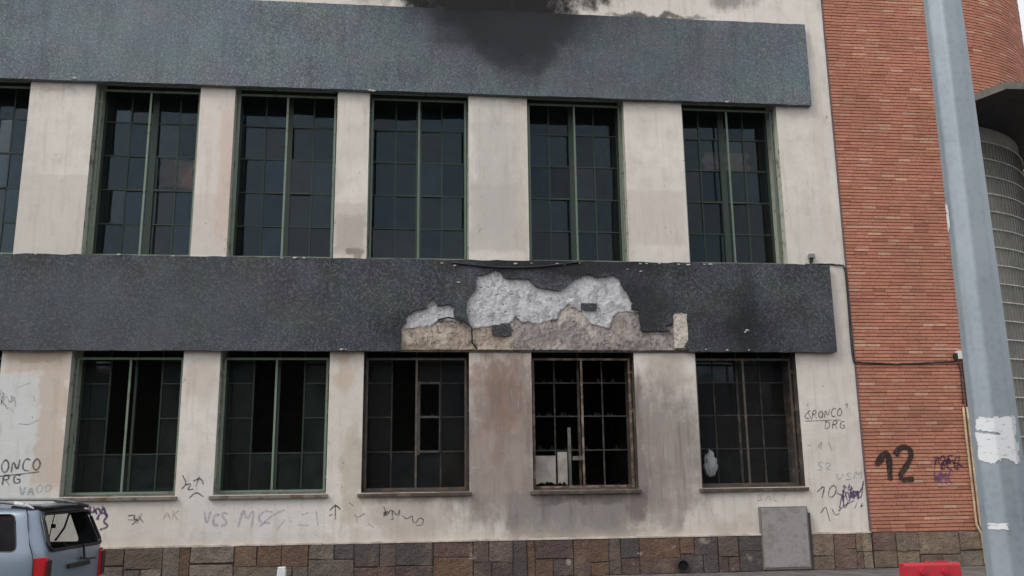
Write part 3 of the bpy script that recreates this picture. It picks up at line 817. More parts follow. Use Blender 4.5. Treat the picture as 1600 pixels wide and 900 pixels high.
def scrawl(mb, u0, v0, u1, v1, n, w_, seed, Y=-.004, off=(0, 0, 0)):
    rr = random.Random(seed); u = u0
    pts = []
    for i in range(n):
        f = (i + .5) / n; pts.append((u0 + (u1 - u0) * f + rr.uniform(-4, 4), (v0 if i % 2 else v1) + rr.uniform(-.3, .3) * (v1 - v0)))
    strokes(mb, [pts], w_, Y, off)
    for _ in range(n // 3):
        a = rr.uniform(u0, u1); c = rr.uniform(v0, v1); strokes(mb, [[(a, c), (a + rr.uniform(-8, 8), c + rr.uniform(-8, 8)), (a + rr.uniform(-10, 10), c + rr.uniform(-10, 10))]], w_, Y, off)
K = mat_spray('black_marker', (.03, .03, .035), .8); KF = mat_spray('faded_marker', (.20, .20, .22), .55); PU = mat_spray('purple_spray', (.075, .05, .14), .85); BLP = mat_spray('pale_blue_spray', (.36, .44, .47), .55); PK = mat_spray('faded_pink_spray', (.35, .18, .2), .5); VI = mat_spray('faded_violet_spray', (.42, .40, .50), .5)
def graf(fn, mat, label, parent=bld):
    b = MB(); fn(b); o = b.build('graffiti', mat, parent, label=label); return o
# TRONCO / DRG, right pier
graf(lambda b: (strokes(b, [[(1266, 641), (1255, 651), (1264, 655)], [(1262, 644), (1268, 656)]], .018), letters(b, 'RONCO', 1268, 654, 1317, 650, 13, .016), strokes(b, [[(1258, 658), (1285, 657), (1314, 656)]], .012), letters(b, 'DRG', 1288, 670, 1322, 670, 13, .016)), K, 'black marker tag TRONCO DRG on the right pier')
graf(lambda b: (letters(b, 'TRONCO', -32, 742, 66, 734, 20, .024), strokes(b, [[(-10, 745), (30, 741), (62, 737)]], .016), letters(b, 'DRG', -14, 760, 35, 754, 16, .022)), K, 'black marker tag at the left edge of the wall')
graf(lambda b: (letters(b, '10', 1275, 778, 1308, 778, 20, .02, slant=.3), strokes(b, [[(1282, 802), (1290, 790), (1292, 798), (1297, 815)], [(1300, 795), (1305, 806), (1312, 802)]], .014)), K, 'black marker number 10 on the right pier')
graf(lambda b: (scrawl(b, 1309, 758, 1348, 790, 12, .02, 5), scrawl(b, 1312, 762, 1345, 780, 9, .022, 6), strokes(b, [[(1310, 799), (1318, 790), (1335, 782)], [(1340, 775), (1349, 756)], [(1335, 795), (1339, 785)]], .018)), PU, 'tangled dark purple tag beside the number 10')
graf(lambda b: (letters(b, 'VSM', 1306, 752, 1348, 745, 12, .02), letters(b, 'S2', 1276, 735, 1300, 732, 12, .02)), BLP, 'faded pale blue tag above the purple scrawl')
graf(lambda b: strokes(b, [[(1262, 695), (1268, 697)], [(1278, 700), (1284, 688), (1282, 702)], [(1294, 690), (1300, 705)], [(1320, 633), (1325, 630), (1322, 638)]], .02), KF, 'faded grey marks under the tag on the right pier')
graf(lambda b: strokes(b, [[(285, 742), (292, 756), (284, 764)], [(288, 758), (300, 755), (292, 766), (302, 764)], [(302, 752), (314, 746), (318, 757)], [(296, 778), (306, 768), (318, 776)], [(312, 744), (306, 760)]], .02), K, 'black star-like tag between the two left windows')
graf(lambda b: (scrawl(b, 122, 792, 168, 805, 9, .03, 3), strokes(b, [[(150, 812), (158, 800), (170, 805), (160, 815), (171, 822), (156, 828)], [(146, 792), (151, 804)], [(160, 790), (168, 806)]], .028)), PU, 'purple spray tag behind the parked car')
graf(lambda b: strokes(b, [[(200, 806), (212, 804), (208, 812), (218, 810), (206, 820)], [(214, 818), (222, 802)], [(216, 806), (224, 816)], [(200, 812), (216, 813)]], .02), K, 'small black scribble low on the wall, nearest the car')
graf(lambda b: letters(b, 'AK', 255, 812, 282, 812, 16, .018), PK, 'faded pink tag low on the wall')
graf(lambda b: (letters(b, 'VCS', 318, 822, 358, 822, 22, .04), letters(b, 'M', 372, 824, 398, 822, 32, .035, slant=.3), letters(b, 'C', 400, 818, 430, 816, 24, .03), strokes(b, [[(405, 823), (425, 805), (445, 796)], [(432, 828), (445, 812)], [(465, 820), (482, 821)], [(470, 804), (482, 801)]], .03), strokes(b, [[(494, 798), (497, 822)]], .04)), VI, 'large faded violet lettering low on the wall')
graf(lambda b: strokes(b, [[(524, 812), (524, 788)], [(515, 798), (524, 788), (532, 796)], [(514, 806), (520, 803)]], .026), K, 'black arrow low on the wall')
graf(lambda b: (scrawl(b, 598, 796, 628, 808, 9, .014, 9), strokes(b, [[(628, 805), (636, 812), (645, 804), (644, 814), (650, 818), (655, 808), (663, 812), (658, 822), (650, 820)]], .014)), K, 'thin black scribble under the broken window')
graf(lambda b: strokes(b, [[(554, 804), (558, 810), (570, 802)], [(557, 810), (558, 818)], [(575, 818), (584, 824)], [(546, 786), (552, 790)]], .022), KF, 'faded Y-shaped mark under the broken window')
graf(lambda b: (scrawl(b, 0, 612, 30, 632, 9, .014, 12), strokes(b, [[(30, 605), (48, 598)], [(52, 618), (55, 628)], [(30, 662), (45, 664), (60, 656)], [(2, 628), (20, 642)]], .014)), KF, 'faded thin scribbles high on the left pier')
graf(lambda b: (letters(b, 'VA', 30, 776, 55, 772, 16, .03), letters(b, '00', 56, 770, 82, 766, 12, .02)), BLP, 'faded pale blue tag above the parked car')
graf(lambda b: letters(b, 'BALT', 1183, 783, 1232, 783, 12, .012), KF, 'faint tag above the grey cabinet')
ob = (OX, 0, 0)
graf(lambda b: (letters(b, '1', 1370, 751, 1405, 751, 54, .11, Y=-.024, slant=-.15, off=ob), letters(b, '2', 1397, 751, 1434, 751, 54, .095, Y=-.024, slant=-.05, off=ob)), mat_spray('black_spray_on_brick', (.022, .014, .013), 1.0), 'large black number 12 sprayed on the brick', bb)
graf(lambda b: (letters(b, 'T2EE', 1455, 733, 1500, 733, 20, .026, Y=-.024, off=ob), scrawl(b, 1460, 714, 1498, 730, 10, .02, 4, Y=-.0245, off=ob)), mat_spray('dark_purple_on_brick', (.04, .015, .045), .95), 'dark tangled tag on the brick', bb)
graf(lambda b: (letters(b, 'WMC', 1458, 756, 1490, 754, 20, .028, Y=-.026, off=ob), strokes(b, [[(1465, 762), (1485, 758)]], .02, Y=-.024, off=ob)), mat_spray('violet_on_brick', (.12, .07, .20), .8), 'violet spray lettering on the brick', bb)

# ------------------------------------------------------------------ service things on the wall
dark = simple('black_rubber', (.02, .02, .022), .6); beige = simple('cream_pvc', (.47, .38, .25), .55, var=.3)
bx, bz, rx, rz = px(1184, 792, 1265, 886)
cab = thing('metal_cabinet', 'grey metal service cabinet set low in the wall beside the right pier', 'cabinet', (bx, 0, 0))
met = mat_rusty('dull_zinc_door', (.31, .30, .295), (.25, .235, .22), .35, .75)
b = MB(); b.box(-rx, rx, -.105, -.0, .03, bz + rz); b.build('case', simple('cabinet_rim', (.17, .165, .155), .8), cab, bevel=.006)
b = MB(); b.box(-rx + .018, rx - .03, -.118, -.106, .07, bz + rz - .02); b.build('door', met, cab, bevel=.004)
b = MB(); b.box(rx - .13, rx - .105, -.13, -.1185, .60, .70); b.build('handle', met, cab, bevel=.003)
b = MB(); b.box(rx + .002, rx + .05, -.10, -.0, .0, bz + rz - .12); b.build('downpipe_shroud', simple('dark_slot', (.05, .045, .042), .9), cab)
# junction box
p = P(1503, 555, -.09)
jb = thing('junction_box', 'small white junction box at the end of the cable across the brick', 'junction box', (p.x, 0, p.z - .08))
b = MB(); b.box(-.10, .10, -.13, -.03, 0, .17); b.build('case', simple('white_plastic', (.70, .72, .70), .45, var=.05), jb, bevel=.01)
b = MB(); b.box(-.16, -.102, -.11, -.03, 0, .12); b.build('bracket', dark, jb)
def run(pts): return [P(u, v, y) for u, v, y in pts]
def cable(name, pts, r_, mat, label, cat, seg=6):
    q = [pts[0]]
    for a, c in zip(pts[:-1], pts[1:]):
        for k in range(1, 9): q.append(a.lerp(c, k / 8) + Vector((random.uniform(-.003, .003), 0, random.uniform(-.006, .006))))
    b = MB(); b.tube(q, r_, seg); return tag(b.build(name, mat, smooth=True), label, cat)
cable('cable', run([(1258, 413, -.02), (1300, 413, -.02), (1318, 415, -.03), (1321, 425, -.04), (1331, 550, -.04), (1334, 566, -.04), (1400, 569, -.04), (1450, 567, -.04), (1494, 565, -.05)]), .016, dark, 'black cable running down the brick edge then across to the white box', 'cable')
cable('cable', run([(1497, 566, -.06), (1501, 580, -.05), (1505, 632, -.05)]), .013, dark, 'thin black cable dropping from the white box, left of the pair', 'cable')
cable('cable', run([(1503, 566, -.06), (1507, 600, -.05), (1511, 634, -.05)]), .013, dark, 'thin black cable dropping from the white box, right of the pair', 'cable')
cable('conduit_pipe', run([(1505, 636, -.05), (1526, 820, -.05), (1534, 835, -.09), (1541, 884, -.10)]), .022, beige, 'cream conduit pipe down the brick, left of the pair', 'pipe', 8)
cable('conduit_pipe', run([(1511, 636, -.05), (1532, 820, -.05), (1540, 835, -.09), (1547, 884, -.10)]), .022, beige, 'cream conduit pipe down the brick, right of the pair', 'pipe', 8)
sg = [P(706, 410, -.15).lerp(P(905, 409, -.15), k / 16) + Vector((0, 0, -.11 * math.sin(math.pi * k / 16))) for k in range(17)]
b = MB(); b.tube(sg, .018, 6); tag(b.build('cable', dark, smooth=True), 'slack black cable sagging over the band above the bare patch', 'cable')
sg = run([(684, 500, -.12), (700, 496, -.13), (725, 501, -.13), (737, 512, -.12), (738, 535, -.1), (745, 545, -.08)])
b = MB(); b.tube(sg, .018, 6); tag(b.build('cable', dark, smooth=True), 'loose black cable hanging in the left part of the bare patch', 'cable')
p = P(1268, 403, -.06)
sc = thing('security_camera', 'tiny grey wall lamp or sensor box above the right end of the band', 'sensor', (p.x, 0, p.z))
b = MB(); b.box(-.06, .06, -.12, -.02, -.01, .08); b.build('housing', simple('grey_plastic', (.22, .21, .2), .6), sc, bevel=.01)
b = MB(); b.box(-.025, .025, -.08, -.001, -.09, -.011); b.build('bracket', dark, sc)
# drain hole through the plinth
p = P(1067, 884, -.1)
b = MB()
for R_, y0 in ((.115, -.105), ):
    n = 20
    ring = [(p.x + .115 * math.cos(2 * math.pi * i / n), p.z + .115 * math.sin(2 * math.pi * i / n)) for i in range(n)]
    rin = [(p.x + .095 * math.cos(2 * math.pi * i / n), p.z + .095 * math.sin(2 * math.pi * i / n)) for i in range(n)]
    for i in range(n):
        j = (i + 1) % n
        b.face([(ring[i][0], -.125, ring[i][1]), (ring[j][0], -.125, ring[j][1]), (rin[j][0], -.125, rin[j][1]), (rin[i][0], -.125, rin[i][1])])
        b.face([(rin[i][0], -.125, rin[i][1]), (rin[j][0], -.125, rin[j][1]), (rin[j][0], -.096, rin[j][1]), (rin[i][0], -.096, rin[i][1])], 1)
        b.face([(ring[i][0], -.125, ring[i][1]), (ring[j][0], -.125, ring[j][1]), (ring[j][0], -.06, ring[j][1]), (ring[i][0], -.06, ring[i][1])])
    b.face([(q[0], -.096, q[1]) for q in rin], 1)
tag(b.build('drain_pipe', [simple('sooty_pipe_rim', (.035, .032, .03), .9), simple('pipe_dark', (.006, .006, .006), 1)]), 'dark round drain pipe mouth low in the stone plinth', 'drain pipe')
# rubbish behind the grilles, and sheets added as pane reflections
wp = simple('smoked_white_board', (.36, .335, .30), .8, var=.25, vscale=4)
def board(u0, v0, u1, v1, Y, label, jag=True, rz=.0):
    a, c = P(u0, v1, Y), P(u1, v0, Y); poly = [(a.x, a.z)]
    n = 9
    for k in range(1, n): poly.append((a.x + (c.x - a.x) * k / n, a.z + (random.uniform(0, .06) if jag else 0)))
    poly += [(c.x, a.z), (c.x, c.z), (a.x, c.z)]
    b = MB(); extrude_poly(poly, Y, Y + .02, b); return tag(b.build('board', wp), label, 'board')
board(836, 712, 868, 757, .30, 'smoke-stained white board standing in the burnt window, left piece')
board(872, 706, 886, 757, .34, 'narrow smoke-stained board in the burnt window, right of the wide one')
b = MB(); p = P(889, 668, .45)
b.box(p.x - .03, p.x + .03, .44, .48, LZ0 + .02, p.z); b.box(p.x - .09, p.x - .05, .45, .49, LZ0 + .02, p.z - .5)
b.box(p.x + .06, p.x + .30, .45, .5, 2.12, 2.2)
tag(b.build('broken_batten', simple('scorched_grey_timber', (.16, .155, .15), .9, var=.4)), 'broken grey batten leaning in the burnt window', 'batten')
def sheet(u0, v0, u1, v1, Y, colr, name, label, cat):
    a, c = P(u0, v1, Y), P(u1, v0, Y); b = MB(); n = 24; m = 10
    for i in range(n + 1):
        for j in range(m + 1):
            f = i / n; x = a.x + (c.x - a.x) * (f + .05 * math.sin(j * .9)); b.v.append((x, Y + .025 * math.sin(f * 17 + j * .15), a.z + (c.z - a.z) * j / m + .03 * math.sin(f * 5) * (j == 0)))
    for i in range(n):
        for j in range(m):
            q = i * (m + 1) + j; b.f.append((q, q + m + 1, q + m + 2, q + 1)); b.mi.append(0); b.cols.append(None)
    o = b.build(name, simple(name + '_colour_' + label.split()[0], colr, .9, var=.4, vscale=3), smooth=True)
    md = o.modifiers.new('t', 'SOLIDIFY'); md.thickness = .006; return tag(o, label, cat)
sheet(246, 251, 306, 294, .70, (.85, .30, .22), 'sheet', 'pink sheet added as a cloud reflection behind one pane of the leftmost whole upper window', 'sheet')  # reflected pink cloud, put in as a coloured sheet behind the glass
sheet(1100, 240, 1168, 266, .70, (.55, .22, .18), 'sheet', 'dim brownish pink sheet added as a faint cloud reflection behind two panes of the rightmost upper window', 'sheet')  # dimmer reflection, imitated the same way by an added sheet
sheet(1148, 580, 1180, 650, .75, (.50, .22, .12), 'curtain', 'narrow rusty brown curtain in the rightmost lower window', 'curtain')
# white plastic bag
p = P(1111, 724, .30)
bm = bmesh.new(); bmesh.ops.create_icosphere(bm, subdivisions=4, radius=1)
for v in bm.verts:
    n_ = mnoise.fractal(v.co * 2.2, 1, 2, 4); s = 1 + .28 * n_
    v.co = Vector((v.co.x * .115 * s * (1.1 - .3 * v.co.z), v.co.y * .06 * s, v.co.z * .25 * s))
me = bpy.data.meshes.new('plastic_bag'); bm.to_mesh(me); bm.free(); me.materials.append(simple('white_polythene', (.36, .375, .385), .5, var=.2))
me.polygons.foreach_set('use_smooth', [True] * len(me.polygons))
o = bpy.data.objects.new('plastic_bag', me); COL.objects.link(o); o.location = (p.x, .33, p.z); tag(o, 'crumpled white plastic bag behind the rightmost lower grille', 'bag')

# ------------------------------------------------------------------ lamp pole
px_, py_ = 3.10 / 4.5 * 4.2, -D + 4.2
lamp = thing('street_lamp', 'tall galvanised eight-sided lamp pole with torn white paper stuck on it', 'street lamp', (px_, py_, .03))
def mat_galv():
    t = NT('galvanised_steel')
    c = t.mix(t.mr(t.noise(2.2, 5), .35, .7), (.33, .39, .44), (.25, .305, .355))
    c = t.mix(t.mr(t.voro(28, out='Distance'), .2, .6, 0, .25), c, (.42, .46, .49))
    c = t.mix(t.mr(t.noise(1, 4, sc=(14, 14, 1.2)), .55, .75, 0, .35), c, (.20, .23, .24))
    t.col(c); t.b.inputs['Metallic'].default_value = .2; t.rough(.48); t.bump(t.noise(40, 4), .08, .004); return t.m
b = MB(); n = 8; zs = [0, 7.5]; rs = [.122, .085]
def rad(z): return .124 - .0062 * z
for z in (0.02, 8.0):
    for k in range(n):
        a = 2 * math.pi * (k + .5) / n - .227; b.v.append((rad(z) * math.cos(a), rad(z) * math.sin(a), z))
for k in range(n): b.f.append((k, (k + 1) % n, n + (k + 1) % n, n + k)); b.mi.append(0); b.cols.append(None)
b.f.append(tuple(range(n, 2 * n))); b.mi.append(0); b.cols.append(None)
pole = b.build('pole', mat_galv(), lamp)
bv = pole.modifiers.new('b', 'BEVEL'); bv.width = .012; bv.segments = 3
b = MB(); b.tube([(0, 0, 7.98), (0, .1, 8.5), (0, .7, 8.9), (0, 1.6, 9.0)], .04, 8, radii=[.06, .05, .04, .035]); b.build('arm', M['kerb'], lamp, smooth=True)
b = MB(); b.box(-.14, .14, 1.5, 2.1, 8.92, 9.04); b.build('lamp_head', simple('grey_lamp_housing', (.2, .2, .2), .5), lamp, bevel=.03)
b = MB(); b.box(-.2, .2, -.2, .2, -.02, .02); b.build('base_plate', M['kerb'], lamp, bevel=.005)
# torn posters follow the facets
def sticker(z0, z1, a0, a1, seed, label):
    rr = random.Random(seed); b = MB(); nA, nZ = 60, 60
    apo = math.cos(math.pi / n)
    def surf(ang, z):
        k = round((ang + .227) / (2 * math.pi / n)); am = k * 2 * math.pi / n - .227
        R_ = (rad(z) * apo + .003) / math.cos(ang - am); R_ = min(R_, rad(z) * .985 + .003)
        return (R_ * math.cos(ang), R_ * math.sin(ang), z)
    for i in range(nA):
        for j in range(nZ):
            A = [a0 + (a1 - a0) * t / nA for t in (i, i + 1)]; Z_ = [z0 + (z1 - z0) * t / nZ for t in (j, j + 1)]
            fx, fz = (i + .5) / nA * 2 - 1, (j + .5) / nZ * 2 - 1
            edge_ = max(abs(fx), abs(fz)) + .35 * mnoise.noise(Vector((fx * 2 + seed, fz * 2, seed))) + .10 * mnoise.noise(Vector((fx * 9, fz * 9, seed)))
            if edge_ > .88 or (abs(fz - .25 + .15 * fx) + .04 * mnoise.noise(Vector((fx * 8, fz * 8, 3))) < .05 and fx < .1): continue
            b.face([surf(A[0], Z_[0]), surf(A[1], Z_[0]), surf(A[1], Z_[1]), surf(A[0], Z_[1])])
    return b
def mat_paper():
    t = NT('torn_white_paper')
    tx = t.mr(t.noise(1, 3, .7, sc=(22, 22, 60)), .60, .66)
    sep = t.n.new('ShaderNodeSeparateXYZ'); t.l.new(t.co, sep.inputs[0])
    t.col(t.mix(t.math('MULTIPLY', tx, .55), (.74, .77, .80), (.22, .24, .27))); t.rough(.8); return t.m
paper = mat_paper()
zA, zB = P(1555, 648, -12.9).z - .03, P(1558, 727, -12.9).z - .03
FA = -math.pi / 2 - math.atan2(px_, 4.2) * 0 + math.radians(-36)      # angle that faces the camera
FA = math.atan2(-4.2, -px_)
sticker(zB, zA, FA - .95, FA + 1.15, 2, '').build('torn_poster', paper, lamp, weld=True)
z1_ = P(1560, 825, -12.9).z - .03
sticker(z1_ - .012, z1_ + .022, FA - .85, FA + .1, 6, '').build('paper_scrap', paper, lamp, weld=True)
z2_ = P(1484, 330, -12.9).z - .03
sticker(z2_ - .07, z2_ + .09, FA - 1.5, FA - 1.12, 4, '').build('paper_scrap', paper, lamp, weld=True)

# ------------------------------------------------------------------ parked car
car = thing('parked_car', 'blue-grey estate car with roof rails parked at the left, its rear window showing the wall', 'car', (-4.72, -3.49, ZR), math.atan2(.12, -1))
def mat_paint():
    t = NT('blue_grey_car_paint')
    c = t.mix(t.mr(t.noise(1.2, 4), .4, .7, 0, .4), (.20, .255, .325), (.155, .20, .255))
    c = t.mix(t.mr(t.noise(7, 5, .7), .58, .75, 0, .35), c, (.16, .155, .145))
    t.col(c); t.rough(.38); t.b.inputs['Metallic'].default_value = .25; t.b.inputs['Coat Weight'].default_value = .35; t.b.inputs['Coat Roughness'].default_value = .15; return t.m
paint = mat_paint(); trim = simple('black_car_trim', (.012, .012, .014), .45, var=.2); 
LEN = 4.75; BELT = 1.08
SEC = [(0, .30), (.55, .30), (.80, .31), (.89, .42), (.925, .68), (.915, .92), (.885, 1.06), (.865, 1.12), (.80, 1.36), (.755, 1.52), (.72, 1.585), (.64, 1.625), (.40, 1.65), (0, 1.66)]
def hz(x):   # greenhouse height factor along the car
    return 1 - ss(2.75, 3.75, x) * .93
def secpt(x, y, z):
    wf = 1 - .10 * ss(.22, 0, x) - .14 * ss(LEN - .7, LEN, x)
    if z > BELT:
        f = hz(x); z2 = BELT + (z - BELT) * f; y2 = y + (.87 - .87 * (1 - (z / 1.7) ** 6) - .0) * 0
        if f < .5: y2 = y * (1) + (.87 * min(1, y / .5) - y) * (1 - f / .5) * (1 if y > .3 else 0)
        z2 -= .12 * ss(3.6, LEN, x)
    else:
        z2 = z; y2 = y
        if z > .8: z2 -= .10 * ss(3.6, LEN, x) * (z - .8) / .28
    dx = max(0, z - 1.06) * .42 * ss(1.3, 0, x) + .04 * ss(.7, .3, z) * ss(.3, 0, x) * 0
    return (x + dx, y2 * wf, z2)
stations = [0, .05, .16, .4, .8, 1.3, 1.9, 2.5, 2.9, 3.3, 3.7, 4.1, 4.45, 4.65, LEN]
bm = bmesh.new(); rings_ = []
full_ = [(y, z) for y, z in SEC] + [(-y, z) for y, z in SEC[-2:0:-1]]
for x in stations: rings_.append([bm.verts.new(secpt(x, abs(y), z)[0:1] + ((1 if y >= 0 else -1) * secpt(x, abs(y), z)[1], secpt(x, abs(y), z)[2])) for y, z in full_])
nf = len(full_)
for a, c in zip(rings_[:-1], rings_[1:]):
    for k in range(nf): bm.faces.new((a[k], a[(k + 1) % nf], c[(k + 1) % nf], c[k]))
for ring, sg_ in ((rings_[0], -1), (rings_[-1], 1)):
    mids = []
    m_ = len(SEC)
    mid = [None] * m_
    for k in range(m_):
        if k in (0, m_ - 1): mid[k] = ring[k]
        else:
            v = ring[k].co; mid[k] = bm.verts.new((v.x + sg_ * .045, 0, v.z))
    for k in range(m_ - 1):
        r1 = [ring[k], ring[k + 1], mid[k + 1], mid[k]]; r2 = [ring[(nf - k) % nf], ring[(nf - k - 1) % nf], mid[k + 1], mid[k]]
        for q in (r1, r2):
            u_ = []
            for v in q:
                if v not in u_: u_.append(v)
            if len(u_) > 2: bm.faces.new(u_)
bmesh.ops.recalc_face_normals(bm, faces=bm.faces)
me = bpy.data.meshes.new('body'); bm.to_mesh(me); bm.free(); me.materials.append(paint); me.materials.append(trim)
body = bpy.data.objects.new('body', me); COL.objects.link(body)
md = body.modifiers.new('s', 'SUBSURF'); md.levels = 2; md.render_levels = 2
md = body.modifiers.new('t', 'SOLIDIFY'); md.thickness = .045; md.offset = -1; md.material_offset = 1; md.material_offset_rim = 1
def rpoly(pts, r_, seg=5):
    out = []
    n_ = len(pts)
    for i in range(n_):
        p0, p1, p2 = Vector(pts[i - 1]), Vector(pts[i]), Vector(pts[(i + 1) % n_])
        a = p1 + (p0 - p1).normalized() * r_; c = p1 + (p2 - p1).normalized() * r_
        for k in range(seg + 1):
            t = k / seg; out.append(((1 - t) ** 2) * a + 2 * t * (1 - t) * p1 + t * t * c)
    return out
SIDEW = [rpoly([(.36, 1.07), (1.16, 1.07), (1.16, 1.545), (.50, 1.545)], .09), rpoly([(1.25, 1.07), (2.12, 1.07), (2.12, 1.545), (1.25, 1.545)], .06), rpoly([(2.20, 1.10), (3.25, 1.10), (2.85, 1.50), (2.20, 1.51)], .06)]
REARW = rpoly([(-.73, 1.07), (.73, 1.07), (.64, 1.54), (-.64, 1.54)], .09)
def prism(poly, axis, a, c):
    bm = bmesh.new()
    def mk(p, t): return (p.x, t, p.y) if axis == 'y' else (t, p.x, p.y)
    A = [bm.verts.new(mk(p, a)) for p in poly]; B = [bm.verts.new(mk(p, c)) for p in poly]
    bm.faces.new(A); bm.faces.new(B[::-1])
    for i in range(len(A)): bm.faces.new((A[i], B[i], B[(i + 1) % len(A)], A[(i + 1) % len(A)]))
    bmesh.ops.recalc_face_normals(bm, faces=bm.faces)
    me = bpy.data.meshes.new('cut'); bm.to_mesh(me); bm.free(); o = bpy.data.objects.new('cut', me); COL.objects.link(o); return o
cuts = [prism(p_, 'y', -1.4, 1.4) for p_ in SIDEW] + [prism(REARW, 'x', -.5, .62), prism(rpoly([(-.72, 1.14), (.72, 1.14), (.64, 1.52), (-.64, 1.52)], .06), 'x', 2.95, 4.4)]
for xx in (.92, 3.82):
    for s_ in (-1, 1):
        cuts.append(prism([Vector((xx + .40 * math.cos(2 * math.pi * i / 32), .36 + .40 * math.sin(2 * math.pi * i / 32))) for i in range(32)], 'y', .62 * s_, 1.3 * s_))
for c_ in cuts:
    md = body.modifiers.new('c', 'BOOLEAN'); md.operation = 'DIFFERENCE'; md.object = c_; md.solver = 'EXACT'
dg = bpy.context.evaluated_depsgraph_get(); nm = bpy.data.meshes.new_from_object(body.evaluated_get(dg))
body.modifiers.clear(); body.data = nm; nm.name = 'body'
for c_ in cuts: bpy.data.objects.remove(c_)
nm.polygons.foreach_set('use_smooth', [True] * len(nm.polygons))
try: nm.set_sharp_from_angle(angle=math.radians(35))
except Exception: pass
body.parent = car
from mathutils.bvhtree import BVHTree
# window panes just inside the shell
def side_y(x, z):
    pts = sorted([(p[1], p[0]) for p in SEC], key=lambda q: q[0])
    for a, c in zip(pts[:-1], pts[1:]):
        if a[0] <= z <= c[0] and c[0] > a[0]: return a[1] + (c[1] - a[1]) * (z - a[0]) / (c[0] - a[0])
    return .8
cglass = mat_glass('dark_car_glass', (.10, .10, .11), .5, (.010, .010, .012), .05, (.35, .35, .37))
rglass = mat_glass('clear_car_glass', (.88, .90, .90), .04, (.1, .1, .1), .03, (.6, .6, .6))
def pane(poly, fn, name, mat, grow=.02):
    c = sum(poly, Vector((0, 0))) / len(poly); b = MB()
    P_ = [p_ + (p_ - c).normalized() * grow for p_ in poly]; n_ = len(P_)
    for k0, k1 in ((1, .66), (.66, .33)):
        for i in range(n_):
            q = [c + (P_[i] - c) * k0, c + (P_[(i + 1) % n_] - c) * k0, c + (P_[(i + 1) % n_] - c) * k1, c + (P_[i] - c) * k1]; b.face([fn(v) for v in q], 0, (1, 1, 1))
    for i in range(n_): b.face([fn(c + (P_[i] - c) * .33), fn(c + (P_[(i + 1) % n_] - c) * .33), fn(c)], 0, (1, 1, 1))
    return b.build(name, mat, car, smooth=True, weld=True)
for w_i, pl in enumerate(SIDEW):
    for s_ in (1, -1):
        if w_i == 0 and s_ < 0: mt = rglass
        else: mt = cglass
        pane(pl, lambda v, s_=s_: (v.x, s_ * (side_y(v.x, v.y) - .028), v.y), 'side_window', mt)
pane(REARW, lambda v: (-.015 + max(0, v.y - 1.06) * .42 + .03, v.x, v.y) if True else None, 'rear_window', rglass)
pane(rpoly([(-.72, 1.12), (.72, 1.12), (.64, 1.52), (-.64, 1.52)], .06), lambda v: (2.95 + (1.6 - v.y) * 1.5 , v.x, v.y), 'windscreen', cglass, .0)
# window rubber surrounds
def surround(poly, fn, name, r_=.012, grow=.0):
    c = sum(poly, Vector((0, 0))) / len(poly)
    pts = [Vector(fn(p_ + (p_ - c).normalized() * grow)) for p_ in poly]; pts.append(pts[0]); b = MB(); b.tube(pts, r_, 6, cap=False); return b.build(name, trim, car, smooth=True)
for pl in SIDEW:
    for s_ in (1, -1): surround(pl, lambda v, s_=s_: (v.x, s_ * (side_y(v.x, v.y) - .012), v.y), 'window_seal')
surround(REARW, lambda v: (-.02 + max(0, v.y - 1.06) * .42 - .0, v.x, v.y), 'window_seal', .022)
# roof rails
for s_ in (1, -1):
    b = MB(); b.tube([(.34, s_ * .66, 1.61), (.42, s_ * .665, 1.665), (.7, s_ * .67, 1.70), (1.7, s_ * .67, 1.715), (2.5, s_ * .66, 1.70), (2.72, s_ * .65, 1.63)], .022, 8)
    rl = b.build('roof_rail', simple('grey_roof_rail', (.16, .17, .17), .4, .3), car, smooth=True)
    b = MB(); b.tube([(.30, s_ * .655, 1.615), (.40, s_ * .66, 1.655), (.56, s_ * .665, 1.685)], .03, 8, radii=[.008, .028, .03]); b.build('rail_foot', simple('silver_plastic' if s_ > 0 else 'dull_plastic', (.6, .62, .64) if s_ > 0 else (.08, .08, .085), .4), rl)
